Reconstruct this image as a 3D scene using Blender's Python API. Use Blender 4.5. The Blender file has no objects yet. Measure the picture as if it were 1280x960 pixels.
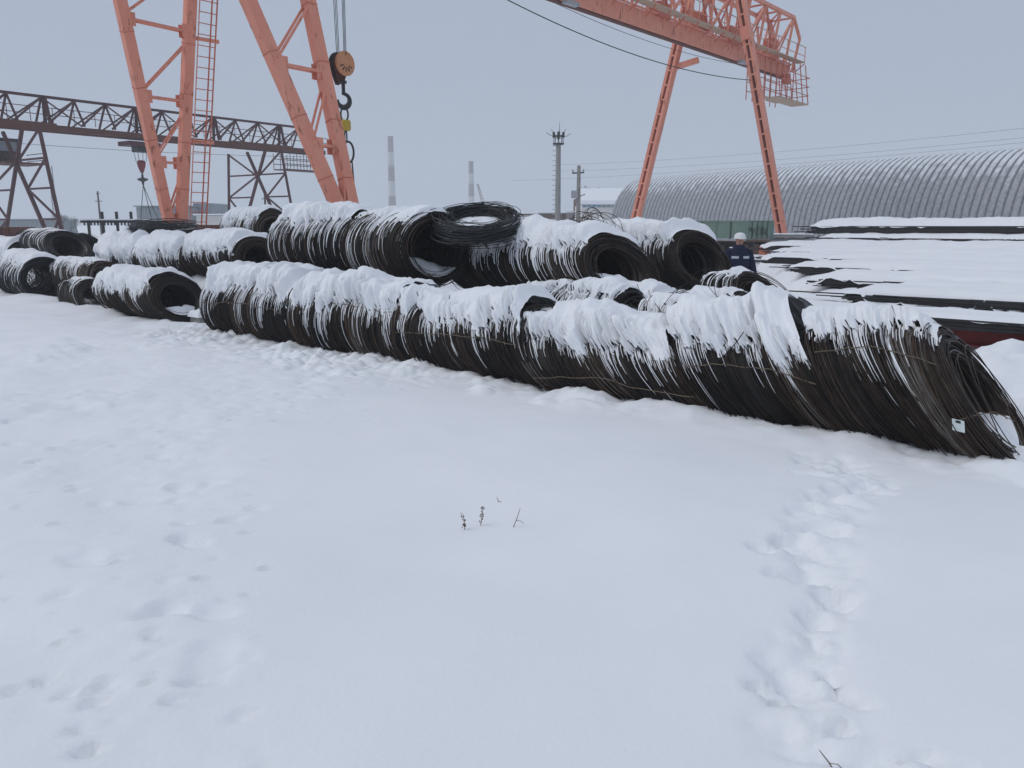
import bpy, math, random
import numpy as np
from mathutils import Vector, Matrix
random.seed(7)
RNG = np.random.default_rng(11)

# ------------------------------------------------------------------ camera, sky, sun, exposure
SC = bpy.context.scene
COL = SC.collection
CAM_H = 1.95
PITCH = math.atan(0.2)
cam_data = bpy.data.cameras.new('camera')
cam_data.sensor_width = 36.0
cam_data.lens = 28.125
cam_data.clip_start = 0.05
cam_data.clip_end = 4000
cam = bpy.data.objects.new('camera', cam_data)
COL.objects.link(cam)
cam.location = (0, 0, CAM_H)
cam.rotation_euler = (math.pi / 2 - PITCH, 0, 0)
SC.camera = cam

SUN_EL, SUN_AZ = 52.0, 262.0
world = bpy.data.worlds.new('World')
SC.world = world
world.use_nodes = True
wn, wl = world.node_tree.nodes, world.node_tree.links
wn.clear()
w_out = wn.new('ShaderNodeOutputWorld')
w_sky = wn.new('ShaderNodeTexSky')
w_sky.sky_type = 'NISHITA'
w_sky.sun_disc = False
w_sky.sun_elevation = math.radians(SUN_EL)
w_sky.sun_rotation = math.radians(SUN_AZ)
w_sky.air_density = 1.0
w_sky.dust_density = 3.0
w_b1 = wn.new('ShaderNodeBackground'); w_b1.inputs['Strength'].default_value = 0.07
w_b2 = wn.new('ShaderNodeBackground'); w_b2.inputs['Strength'].default_value = 1.0
w_b2.inputs['Color'].default_value = (0.412, 0.478, 0.592, 1)      # even overcast cloud layer
w_mix = wn.new('ShaderNodeMixShader'); w_mix.inputs[0].default_value = 0.92
wl.new(w_sky.outputs[0], w_b1.inputs['Color'])
wl.new(w_b1.outputs[0], w_mix.inputs[1]); wl.new(w_b2.outputs[0], w_mix.inputs[2])
wl.new(w_mix.outputs[0], w_out.inputs['Surface'])

sun_d = bpy.data.lights.new('sun', 'SUN')
sun_d.energy = 0.95
sun_d.angle = math.radians(40)
sun_d.color = (1.0, 0.97, 0.93)
sun = bpy.data.objects.new('sun', sun_d)
COL.objects.link(sun)
_e, _a = math.radians(SUN_EL), math.radians(SUN_AZ)
_dir = Vector((math.sin(_a) * math.cos(_e), math.cos(_a) * math.cos(_e), math.sin(_e)))
sun.rotation_euler = _dir.to_track_quat('Z', 'Y').to_euler()

SC.view_settings.view_transform = 'Standard'
SC.view_settings.look = 'None'
SC.view_settings.exposure = 0.0
SC.view_settings.gamma = 1.0
SC.view_settings.use_curve_mapping = False
SC.render.engine = 'CYCLES'
SC.cycles.use_denoising = True
SC.cycles.max_bounces = 6
SC.cycles.diffuse_bounces = 3
SC.cycles.glossy_bounces = 2
SC.cycles.volume_bounces = 1
SC.cycles.caustics_reflective = False
SC.cycles.caustics_refractive = False

# ------------------------------------------------------------------ yard coordinates
# the yard's rails, coil rows and bar piles all run along B (a axis); U (c axis) points across them, away from the camera
B3 = np.array([0.76, -0.65, 0.0]); U3 = np.array([0.65, 0.76, 0.0]); Z3 = np.array([0, 0, 1.0])
_CT, _ST = math.cos(PITCH), math.sin(PITCH)
CAMP = np.array([0, 0, CAM_H])

def ray(px, py):
    x = (px - 640) / 1000.0; y = -(py - 480) / 1000.0
    return np.array([x, _CT + y * _ST, -_ST + y * _CT])
def PY(px, py, Y):
    d = ray(px, py); return CAMP + d * (Y / d[1])
def PC(px, py, c):
    d = ray(px, py); return CAMP + d * (c / (0.65 * d[0] + 0.76 * d[1]))
def PZ(px, py, z):
    d = ray(px, py); return CAMP + d * ((z - CAM_H) / d[2])
def yard(a, c, z=0.0):
    return np.array([0.76 * a + 0.65 * c, -0.65 * a + 0.76 * c, z])

# ------------------------------------------------------------------ noise
def _hash(ix, iy, seed):
    ix = ix.astype(np.int64); iy = iy.astype(np.int64)
    h = (ix * 374761393 + iy * 668265263 + seed * 974634777) & 0xFFFFFFFF
    h = ((h ^ (h >> 13)) * 1274126177) & 0xFFFFFFFF
    h = h ^ (h >> 16)
    return (h & 0xFFFFFF) / float(0xFFFFFF)
def vn2(x, y, seed=0):
    x = np.asarray(x, float); y = np.asarray(y, float)
    ix = np.floor(x); iy = np.floor(y); fx = x - ix; fy = y - iy
    fx = fx * fx * fx * (fx * (fx * 6 - 15) + 10); fy = fy * fy * fy * (fy * (fy * 6 - 15) + 10)
    a = _hash(ix, iy, seed); b = _hash(ix + 1, iy, seed); c = _hash(ix, iy + 1, seed); d = _hash(ix + 1, iy + 1, seed)
    return (a + (b - a) * fx) * (1 - fy) + (c + (d - c) * fx) * fy
def fbm(x, y, seed=0, octs=4, gain=0.5):
    s = 0; amp = 1; tot = 0
    for o in range(octs):
        s = s + amp * (vn2(x * 2 ** o + 17.3 * o, y * 2 ** o - 9.1 * o, seed + o) - 0.5); tot += amp; amp *= gain
    return s / tot * 2
def worley(x, y, seed=0):
    """distance to the nearest of one jittered point per cell"""
    x = np.asarray(x, float); y = np.asarray(y, float); ix = np.floor(x); iy = np.floor(y); best = np.full(x.shape, 9.0)
    for i in (-1, 0, 1):
        for j in (-1, 0, 1):
            cx = ix + i; cy = iy + j
            d = (cx + _hash(cx, cy, seed) - x) ** 2 + (cy + _hash(cx, cy, seed + 77) - y) ** 2
            best = np.minimum(best, d)
    return np.sqrt(best)
def clumps(x, y, seed=0):
    wx = x + .35 * fbm(x * 1.3, y * 1.3, seed + 5, 2); wy = y + .35 * fbm(x * 1.3 + 7, y * 1.3, seed + 6, 2)
    return np.clip(1 - 1.5 * worley(wx, wy, seed), 0, 1) ** .6
def sstep(a, b, x):
    t = np.clip((np.asarray(x, float) - a) / (b - a), 0, 1); return t * t * (3 - 2 * t)

# ------------------------------------------------------------------ materials
def _mat(name):
    m = bpy.data.materials.new(name); m.use_nodes = True
    nt = m.node_tree; bs = nt.nodes['Principled BSDF']
    return m, nt, nt.nodes, nt.links, bs
def ramp(nodes, stops):
    r = nodes.new('ShaderNodeValToRGB')
    el = r.color_ramp.elements
    while len(el) < len(stops): el.new(0.5)
    for e, (p, c) in zip(el, stops):
        e.position = p; e.color = (c[0], c[1], c[2], 1)
    return r
def painted(name, c1, c2, rough=0.55, scale=3.0, rust=None, rust_lo=0.62, spec=0.3, bump=0.0, stretch=(1, 1, 1)):
    """two-tone weathered surface, optional rust patches"""
    m, nt, N, L, bs = _mat(name)
    tc = N.new('ShaderNodeTexCoord')
    mp = N.new('ShaderNodeMapping'); mp.inputs['Scale'].default_value = stretch
    L.new(tc.outputs['Object'], mp.inputs[0])
    n = N.new('ShaderNodeTexNoise'); n.inputs['Scale'].default_value = scale; n.inputs['Detail'].default_value = 6
    n.inputs['Roughness'].default_value = 0.65
    L.new(mp.outputs[0], n.inputs['Vector'])
    r = ramp(N, [(0.3, c1), (0.7, c2)])
    L.new(n.outputs['Fac'], r.inputs[0])
    out = r.outputs[0]
    if rust:
        n2 = N.new('ShaderNodeTexNoise'); n2.inputs['Scale'].default_value = scale * 2.7; n2.inputs['Detail'].default_value = 8
        n2.inputs['Roughness'].default_value = 0.7
        L.new(mp.outputs[0], n2.inputs['Vector'])
        r2 = ramp(N, [(rust_lo, (0, 0, 0)), (rust_lo + 0.08, (1, 1, 1))])
        L.new(n2.outputs['Fac'], r2.inputs[0])
        mx = N.new('ShaderNodeMix'); mx.data_type = 'RGBA'
        L.new(r2.outputs[0], mx.inputs[0]); L.new(out, mx.inputs[6]); mx.inputs[7].default_value = (*rust, 1)
        out = mx.outputs[2]
    L.new(out, bs.inputs['Base Color'])
    bs.inputs['Roughness'].default_value = rough
    bs.inputs['Specular IOR Level'].default_value = spec
    if bump:
        b = N.new('ShaderNodeBump'); b.inputs['Strength'].default_value = bump; b.inputs['Distance'].default_value = 0.02
        L.new(n.outputs['Fac'], b.inputs['Height']); L.new(b.outputs[0], bs.inputs['Normal'])
    return m

def snow_mat(name, big=1.0):
    m, nt, N, L, bs = _mat(name)
    g = N.new('ShaderNodeNewGeometry')
    n1 = N.new('ShaderNodeTexNoise'); n1.inputs['Scale'].default_value = 42 * big; n1.inputs['Detail'].default_value = 5
    n1.inputs['Roughness'].default_value = 0.6
    n2 = N.new('ShaderNodeTexNoise'); n2.inputs['Scale'].default_value = 1.3 * big; n2.inputs['Detail'].default_value = 4
    L.new(g.outputs['Position'], n1.inputs['Vector']); L.new(g.outputs['Position'], n2.inputs['Vector'])
    r = ramp(N, [(0.3, (0.855, 0.87, 0.90)), (0.7, (0.90, 0.91, 0.93))])
    L.new(n2.outputs['Fac'], r.inputs[0]); L.new(r.outputs[0], bs.inputs['Base Color'])
    b = N.new('ShaderNodeBump'); b.inputs['Strength'].default_value = 0.35; b.inputs['Distance'].default_value = 0.008
    L.new(n1.outputs['Fac'], b.inputs['Height']); L.new(b.outputs[0], bs.inputs['Normal'])
    bs.inputs['Roughness'].default_value = 0.75
    bs.inputs['Specular IOR Level'].default_value = 0.2
    return m

def wire_mat(name, cols, rough=0.5):
    m, nt, N, L, bs = _mat(name)
    at = N.new('ShaderNodeAttribute'); at.attribute_name = 'tint'
    r = ramp(N, cols)
    g = N.new('ShaderNodeNewGeometry')
    n = N.new('ShaderNodeTexNoise'); n.inputs['Scale'].default_value = 9; n.inputs['Detail'].default_value = 4
    L.new(g.outputs['Position'], n.inputs['Vector'])
    ad = N.new('ShaderNodeMath'); ad.operation = 'MULTIPLY_ADD'; ad.inputs[1].default_value = 0.5; ad.inputs[2].default_value = -0.25
    L.new(n.outputs['Fac'], ad.inputs[0])
    a2 = N.new('ShaderNodeMath'); a2.operation = 'ADD'
    L.new(at.outputs['Fac'], a2.inputs[0]); L.new(ad.outputs[0], a2.inputs[1])
    L.new(a2.outputs[0], r.inputs[0]); L.new(r.outputs[0], bs.inputs['Base Color'])
    bs.inputs['Roughness'].default_value = rough
    bs.inputs['Specular IOR Level'].default_value = 0.35
    return m

M = {}
M['snow'] = snow_mat('snow')
M['wire'] = wire_mat('wire_rust', [(0.0, (0.010, 0.008, 0.008)), (0.36, (0.028, 0.019, 0.015)), (0.58, (0.062, 0.036, 0.024)), (0.78, (0.10, 0.062, 0.042)), (0.9, (0.13, 0.105, 0.088)), (1.0, (0.22, 0.20, 0.185))])
M['wire_black'] = wire_mat('wire_black', [(0.0, (0.010, 0.011, 0.013)), (0.5, (0.028, 0.031, 0.034)), (0.8, (0.07, 0.076, 0.08)), (1.0, (0.16, 0.17, 0.175))], 0.4)
M['orange'] = painted('orange_paint', (0.72, 0.265, 0.175), (0.80, 0.33, 0.23), 0.5, 1.1, (0.36, 0.115, 0.07), 0.57, stretch=(1.6, 1.6, .45))
M['orange_dark'] = painted('orange_primer', (0.50, 0.14, 0.085), (0.62, 0.19, 0.12), 0.6, 1.5, (0.16, 0.05, 0.035), 0.6)
M['brown_red'] = painted('red_brown_paint', (0.055, 0.014, 0.018), (0.085, 0.022, 0.024), 0.6, 1.2, (0.035, 0.016, 0.015), 0.6)
M['rust_beam'] = painted('rust_beam', (0.085, 0.030, 0.022), (0.125, 0.045, 0.03), 0.7, 1.1, (0.045, 0.025, 0.02), 0.58)
M['red_beam'] = painted('red_beam', (0.16, 0.018, 0.018), (0.22, 0.03, 0.028), 0.55, 2.0, (0.07, 0.02, 0.015), 0.64)
M['dark_steel'] = painted('dark_steel', (0.018, 0.018, 0.02), (0.035, 0.033, 0.034), 0.45, 5)
M['black'] = painted('black_rubber', (0.012, 0.012, 0.012), (0.025, 0.024, 0.023), 0.8, 6)
M['galv'] = painted('galvanised', (0.30, 0.31, 0.33), (0.40, 0.41, 0.43), 0.5, 4)
M['concrete'] = painted('concrete', (0.23, 0.22, 0.21), (0.33, 0.32, 0.30), 0.9, 2.5, (0.12, 0.11, 0.10), 0.64)
M['grey_green'] = painted('trailer_green', (0.14, 0.21, 0.17), (0.20, 0.275, 0.225), 0.6, 1.6, (0.10, 0.06, 0.035), 0.67)
M['green_dark'] = painted('trailer_green_dark', (0.07, 0.10, 0.082), (0.10, 0.14, 0.115), 0.7, 2)
M['brown'] = painted('brown_board', (0.10, 0.055, 0.035), (0.15, 0.085, 0.06), 0.8, 2)
M['yellow'] = painted('yellow_paint', (0.45, 0.30, 0.03), (0.55, 0.40, 0.05), 0.5, 9, (0.1, 0.07, 0.03), 0.6)
M['sheave'] = painted('sheave_orange', (0.50, 0.21, 0.10), (0.62, 0.29, 0.14), 0.55, 6, (0.12, 0.05, 0.03), 0.6)
M['plank'] = painted('pale_plank', (0.42, 0.30, 0.21), (0.55, 0.42, 0.32), 0.8, 3)
M['white_wall'] = painted('white_wall', (0.62, 0.60, 0.57), (0.72, 0.70, 0.67), 0.9, 0.6, (0.5, 0.45, 0.4), 0.66)
M['blue_pane'] = painted('blue_pane', (0.10, 0.27, 0.42), (0.16, 0.36, 0.52), 0.3, 2)
M['grey_pane'] = painted('grey_pane', (0.22, 0.25, 0.29), (0.33, 0.36, 0.40), 0.3, 2)
M['grey_sheet'] = painted('grey_sheet', (0.20, 0.235, 0.26), (0.25, 0.285, 0.31), 0.6, 0.8)
M['chim_red'] = painted('chimney_red', (0.26, 0.22, 0.22), (0.30, 0.25, 0.25), 0.9, 0.3)
M['chim_white'] = painted('chimney_white', (0.48, 0.48, 0.48), (0.55, 0.55, 0.55), 0.9, 0.3)
M['bark'] = painted('bark', (0.07, 0.055, 0.045), (0.11, 0.09, 0.075), 0.9, 6)
M['weed'] = painted('dry_weed', (0.10, 0.06, 0.035), (0.18, 0.11, 0.06), 0.9, 30)
M['navy'] = painted('navy_cloth', (0.006, 0.010, 0.032), (0.012, 0.019, 0.052), 0.85, 14)
M['navy_dark'] = painted('dark_cloth', (0.009, 0.011, 0.02), (0.016, 0.018, 0.03), 0.85, 14)
M['skin'] = painted('skin', (0.42, 0.22, 0.16), (0.50, 0.27, 0.20), 0.6, 12)
M['helmet'] = painted('white_helmet', (0.78, 0.78, 0.78), (0.82, 0.82, 0.82), 0.3, 3)
M['reflective'] = painted('reflective_tape', (0.42, 0.45, 0.50), (0.55, 0.58, 0.62), 0.35, 20)
M['glove'] = painted('glove', (0.015, 0.014, 0.014), (0.03, 0.028, 0.027), 0.9, 14)
M['tag'] = painted('tag_paper', (0.60, 0.68, 0.66), (0.70, 0.77, 0.74), 0.6, 20)
M['tie'] = painted('tie_wire', (0.12, 0.09, 0.06), (0.2, 0.16, 0.11), 0.6, 20)
M['ink'] = painted('ink', (0.02, 0.02, 0.022), (0.04, 0.04, 0.045), 0.8, 20)

def hangar_mat():
    m, nt, N, L, bs = _mat('hangar_sheet')
    g = N.new('ShaderNodeNewGeometry')
    sx = N.new('ShaderNodeSeparateXYZ'); L.new(g.outputs['Normal'], sx.inputs[0])
    n = N.new('ShaderNodeTexNoise'); n.inputs['Scale'].default_value = 1.6; n.inputs['Detail'].default_value = 6; n.inputs['Roughness'].default_value = 0.7
    L.new(g.outputs['Position'], n.inputs['Vector'])
    # snow lies where the vault is flat enough to hold it; patchy further down
    ma = N.new('ShaderNodeMath'); ma.operation = 'MULTIPLY_ADD'; ma.inputs[1].default_value = 0.9
    L.new(n.outputs['Fac'], ma.inputs[0]); L.new(sx.outputs['Z'], ma.inputs[2])
    r = ramp(N, [(0.72, (0, 0, 0)), (1.0, (1, 1, 1))]); r.color_ramp.elements[0].position = 0.78; r.color_ramp.elements[1].position = 1.0
    sub = N.new('ShaderNodeMath'); sub.operation = 'MULTIPLY'; sub.inputs[1].default_value = 0.80
    L.new(ma.outputs[0], sub.inputs[0]); L.new(sub.outputs[0], r.inputs[0])
    n3 = N.new('ShaderNodeTexNoise'); n3.inputs['Scale'].default_value = 5; n3.inputs['Detail'].default_value = 4
    L.new(g.outputs['Position'], n3.inputs['Vector'])
    c = ramp(N, [(0.3, (0.23, 0.245, 0.265)), (0.7, (0.37, 0.39, 0.415))]); L.new(n3.outputs['Fac'], c.inputs[0])
    mx = N.new('ShaderNodeMix'); mx.data_type = 'RGBA'
    L.new(r.outputs[0], mx.inputs[0]); L.new(c.outputs[0], mx.inputs[6]); mx.inputs[7].default_value = (0.72, 0.74, 0.78, 1)
    L.new(mx.outputs[2], bs.inputs['Base Color'])
    bs.inputs['Roughness'].default_value = 0.55; bs.inputs['Metallic'].default_value = 0.0
    return m
M['hangar'] = hangar_mat()

# ------------------------------------------------------------------ object helpers
def tag(o, label=None, cat=None, group=None, kind=None):
    if label: o['label'] = label
    if cat: o['category'] = cat
    if group: o['group'] = group
    if kind: o['kind'] = kind
    return o
def link(o, parent=None):
    COL.objects.link(o)
    if parent is not None: o.parent = parent
    return o
def empty(name, loc=(0, 0, 0), parent=None):
    o = bpy.data.objects.new(name, None); o.empty_display_size = 0.2
    o.location = tuple(float(v) for v in loc)
    return link(o, parent)
def np_mesh(name, V, F, mat, smooth=False, tint=None):
    V = np.asarray(V, np.float32); F = np.asarray(F, np.int32)
    me = bpy.data.meshes.new(name)
    k = F.shape[1]
    me.vertices.add(len(V)); me.vertices.foreach_set('co', V.ravel())
    me.loops.add(F.size); me.loops.foreach_set('vertex_index', F.ravel())
    me.polygons.add(len(F)); me.polygons.foreach_set('loop_start', np.arange(0, F.size, k, dtype=np.int32))
    try: me.polygons.foreach_set('loop_total', np.full(len(F), k, np.int32))
    except Exception: pass
    if smooth: me.polygons.foreach_set('use_smooth', np.ones(len(F), bool))
    if tint is not None:
        at = me.attributes.new('tint', 'FLOAT', 'POINT'); at.data.foreach_set('value', np.asarray(tint, np.float32))
    me.update(); me.validate()
    if mat is not None: me.materials.append(mat)
    return me
def wobj(name, V, F, mat, parent=None, smooth=False, tint=None, loc=None):
    """object whose vertices V are world coordinates; loc = its origin (default the parent's location)"""
    V = np.asarray(V, float)
    base = np.zeros(3)
    p = parent
    while p is not None:
        base = base + np.array(p.location); p = p.parent
    me = np_mesh(name, V - base - (np.asarray(loc) if loc is not None else 0), F, mat, smooth, tint)
    o = bpy.data.objects.new(name, me)
    if loc is not None: o.location = tuple(float(v) for v in loc)
    return link(o, parent)

class MB:
    """collects quads (world coordinates) for one mesh object"""
    def __init__(s): s.v = []; s.f = []; s.n = 0
    def add(s, V, F):
        V = np.asarray(V, float); s.v.append(V)
        s.f += [tuple(int(i) + s.n for i in f) for f in F]; s.n += len(V); return s
    def beam(s, p, q, w, h=None, up=None, w2=None, h2=None):
        """box bar from p to q; w across, h along 'up'"""
        h = w if h is None else h; w2 = w if w2 is None else w2; h2 = h if h2 is None else h2
        p = np.asarray(p, float); q = np.asarray(q, float); d = q - p; d = d / np.linalg.norm(d)
        up = np.array([0, 0, 1.0]) if up is None else np.asarray(up, float)
        if abs(np.dot(up, d)) > 0.97: up = np.array([0, 1.0, 0])
        sd = np.cross(d, up); sd /= np.linalg.norm(sd); u = np.cross(sd, d)
        V = []
        for c, ww, hh in ((p, w, h), (q, w2, h2)):
            for a, b in ((-1, -1), (1, -1), (1, 1), (-1, 1)): V.append(c + sd * a * ww / 2 + u * b * hh / 2)
        return s.add(V, [(0, 3, 2, 1), (4, 5, 6, 7), (0, 1, 5, 4), (1, 2, 6, 5), (2, 3, 7, 6), (3, 0, 4, 7)])
    def box(s, c, sx, sy, sz, ax=None, ay=None):
        ax = np.array([1.0, 0, 0]) if ax is None else np.asarray(ax, float); ay = np.array([0, 1.0, 0]) if ay is None else np.asarray(ay, float)
        c = np.asarray(c, float)
        V = [c + ax * i * sx / 2 + ay * j * sy / 2 + Z3 * k * sz / 2 for k in (-1, 1) for i, j in ((-1, -1), (1, -1), (1, 1), (-1, 1))]
        return s.add(V, [(0, 3, 2, 1), (4, 5, 6, 7), (0, 1, 5, 4), (1, 2, 6, 5), (2, 3, 7, 6), (3, 0, 4, 7)])
    def tube(s, pts, r, n=6, caps=True):
        pts = np.asarray(pts, float); K = len(pts)
        rr = np.full(K, r) if np.isscalar(r) else np.asarray(r, float)
        V = []; prev = None
        for i in range(K):
            d = pts[min(i + 1, K - 1)] - pts[max(i - 1, 0)]; d = d / (np.linalg.norm(d) + 1e-12)
            if prev is None:
                a = np.array([0, 0, 1.0]) if abs(d[2]) < 0.9 else np.array([1.0, 0, 0])
            else: a = prev
            e = a - d * np.dot(a, d); e /= np.linalg.norm(e) + 1e-12; g = np.cross(d, e); prev = e
            for k in range(n):
                t = 2 * math.pi * k / n; V.append(pts[i] + (e * math.cos(t) + g * math.sin(t)) * rr[i])
        F = []
        for i in range(K - 1):
            for k in range(n):
                a = i * n + k; b = i * n + (k + 1) % n; F.append((a, b, b + n, a + n))
        s.add(V, F)
        if caps:
            for i in (0, K - 1):
                c = pts[i]; ring = [V[i * n + k] for k in range(n)]
                s.add(ring + [c], [(k, (k + 1) % n, n) if i else ((k + 1) % n, k, n) for k in range(n)])
        return s
    def lathe(s, base, prof, n=16, axis=None):
        """prof: (radius, height) pairs, about 'axis' from base"""
        ax = Z3 if axis is None else np.asarray(axis, float) / np.linalg.norm(axis)
        a = np.array([1.0, 0, 0]) if abs(ax[0]) < 0.9 else np.array([0, 1.0, 0])
        e = np.cross(ax, a); e /= np.linalg.norm(e); g = np.cross(ax, e)
        V = [np.asarray(base) + ax * h + (e * math.cos(2 * math.pi * k / n) + g * math.sin(2 * math.pi * k / n)) * r for r, h in prof for k in range(n)]
        F = []
        for i in range(len(prof) - 1):
            for k in range(n):
                a_ = i * n + k; b_ = i * n + (k + 1) % n; F.append((a_, b_, b_ + n, a_ + n))
        return s.add(V, F)
    def build(s, name, mat, parent=None, smooth=False, loc=None):
        V = np.concatenate(s.v); base = np.zeros(3); p = parent
        while p is not None: base = base + np.array(p.location); p = p.parent
        if loc is not None: base = base + np.asarray(loc)
        me = bpy.data.meshes.new(name); me.from_pydata((V - base).tolist(), [], s.f)
        if smooth: me.polygons.foreach_set('use_smooth', np.ones(len(me.polygons), bool))
        me.update(); me.materials.append(mat)
        o = bpy.data.objects.new(name, me)
        if loc is not None: o.location = tuple(float(v) for v in loc)
        return link(o, parent)
def bar(name, p, q, w, h, mat, parent, up=None, w2=None, h2=None):
    return MB().beam(p, q, w, h, up, w2, h2).build(name, mat, parent)
def rod(name, p, q, r, mat, parent, n=6):
    return MB().tube([p, q], r, n).build(name, mat, parent)
def grid_faces(m, n, keep=None):
    i = np.arange(m - 1)[:, None] * n + np.arange(n - 1)[None, :]
    F = np.stack([i, i + 1, i + 1 + n, i + n], -1).reshape(-1, 4)
    return F if keep is None else F[keep.reshape(-1)]

# ------------------------------------------------------------------ ground snow
DENTS = []
TRAIL = np.array(sorted([(*PZ(px, py, .28)[:2], w) for px, py, w in [(1150, 960, .20), (1010, 940, .17), (1010, 860, .18), (1020, 790, .16), (1040, 740, .13), (1020, 690, .20), (1025, 650, .22), (1050, 610, .22), (1085, 585, .24)]], key=lambda t: t[1]))
def dent(x, y, rx, ry, rot, depth, rim=0.25): DENTS.append((x, y, rx, ry, rot, depth, rim))
_r = random.Random(5)
def dent_px(px, py, rx, ry, rot, depth, rim=0.25):
    p = PZ(px, py, 0.28); dent(p[0], p[1], rx, ry, rot, depth, rim)
# footprints of somebody who walked from the coils down the right side
for px, py, sx, sy, dp in [(1085, 590, .20, .14, .07), (1055, 598, .16, .11, .05), (1035, 618, .17, .12, .06), (1010, 640, .18, .11, .05), (1028, 660, .15, .1, .06), (985, 678, .17, .1, .09),
        (955, 690, .10, .07, .07), (1043, 668, .09, .1, .06), (1003, 690, .14, .08, .05), (1008, 722, .13, .09, .06), (1045, 745, .11, .12, .08), (1025, 770, .10, .07, .07), (975, 718, .1, .06, .04),
        (1022, 800, .06, .09, .06), (1040, 838, .055, .06, .10), (1050, 860, .03, .08, .07), (950, 852, .07, .05, .06), (978, 868, .06, .04, .07), (1055, 914, .05, .055, .07),
        (1000, 835, .13, .09, .03), (960, 820, .07, .05, .03), (1085, 880, .07, .04, .03), (1150, 950, .1, .03, .04), (985, 915, .08, .06, .025), (1100, 605, .16, .08, .03), (1020, 575, .2, .08, .03)]:
    dent_px(px, py, sx * .8, sy * .95, _r.uniform(-.6, .6), dp * .75, .08)
# trodden snow on the left
for px, py, sx, sy, dp in [(235, 615, .14, .1, .07), (265, 612, .12, .08, .05), (240, 683, .12, .07, .07), (230, 660, .07, .05, .05), (290, 655, .09, .05, .05), (215, 632, .06, .05, .04), (105, 708, .16, .08, .05),
        (80, 750, .07, .05, .04), (200, 770, .10, .09, .07), (262, 768, .11, .08, .05), (60, 852, .05, .035, .06), (300, 890, .06, .03, .05), (265, 830, .12, .18, .04), (130, 870, .1, .08, .03), (95, 515, .13, .09, .05), (160, 500, .1, .08, .04),
        (340, 520, .12, .06, .04), (380, 500, .12, .07, .04), (20, 560, .12, .06, .04), (125, 635, .07, .05, .04), (95, 620, .05, .05, .04), (200, 575, .1, .06, .03), (150, 560, .1, .05, .03), (210, 580, .05, .04, .04), (320, 640, .07, .05, .04)]:
    dent_px(px, py, sx, sy, _r.uniform(-.7, .7), dp * .6, .06)
for k in range(190):                                             # small crisp scuffs
    px = _r.uniform(-40, 340); py = _r.uniform(430, 950) if k % 2 else _r.uniform(420, 600)
    if k % 4 == 0: px = _r.uniform(150, 520); py = _r.uniform(455, 540)
    w = _r.uniform(.018, .06); dent_px(px, py, w, w * _r.uniform(.35, .7), _r.uniform(-.8, .8), _r.uniform(.008, .03), _r.uniform(.1, .4))

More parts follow.
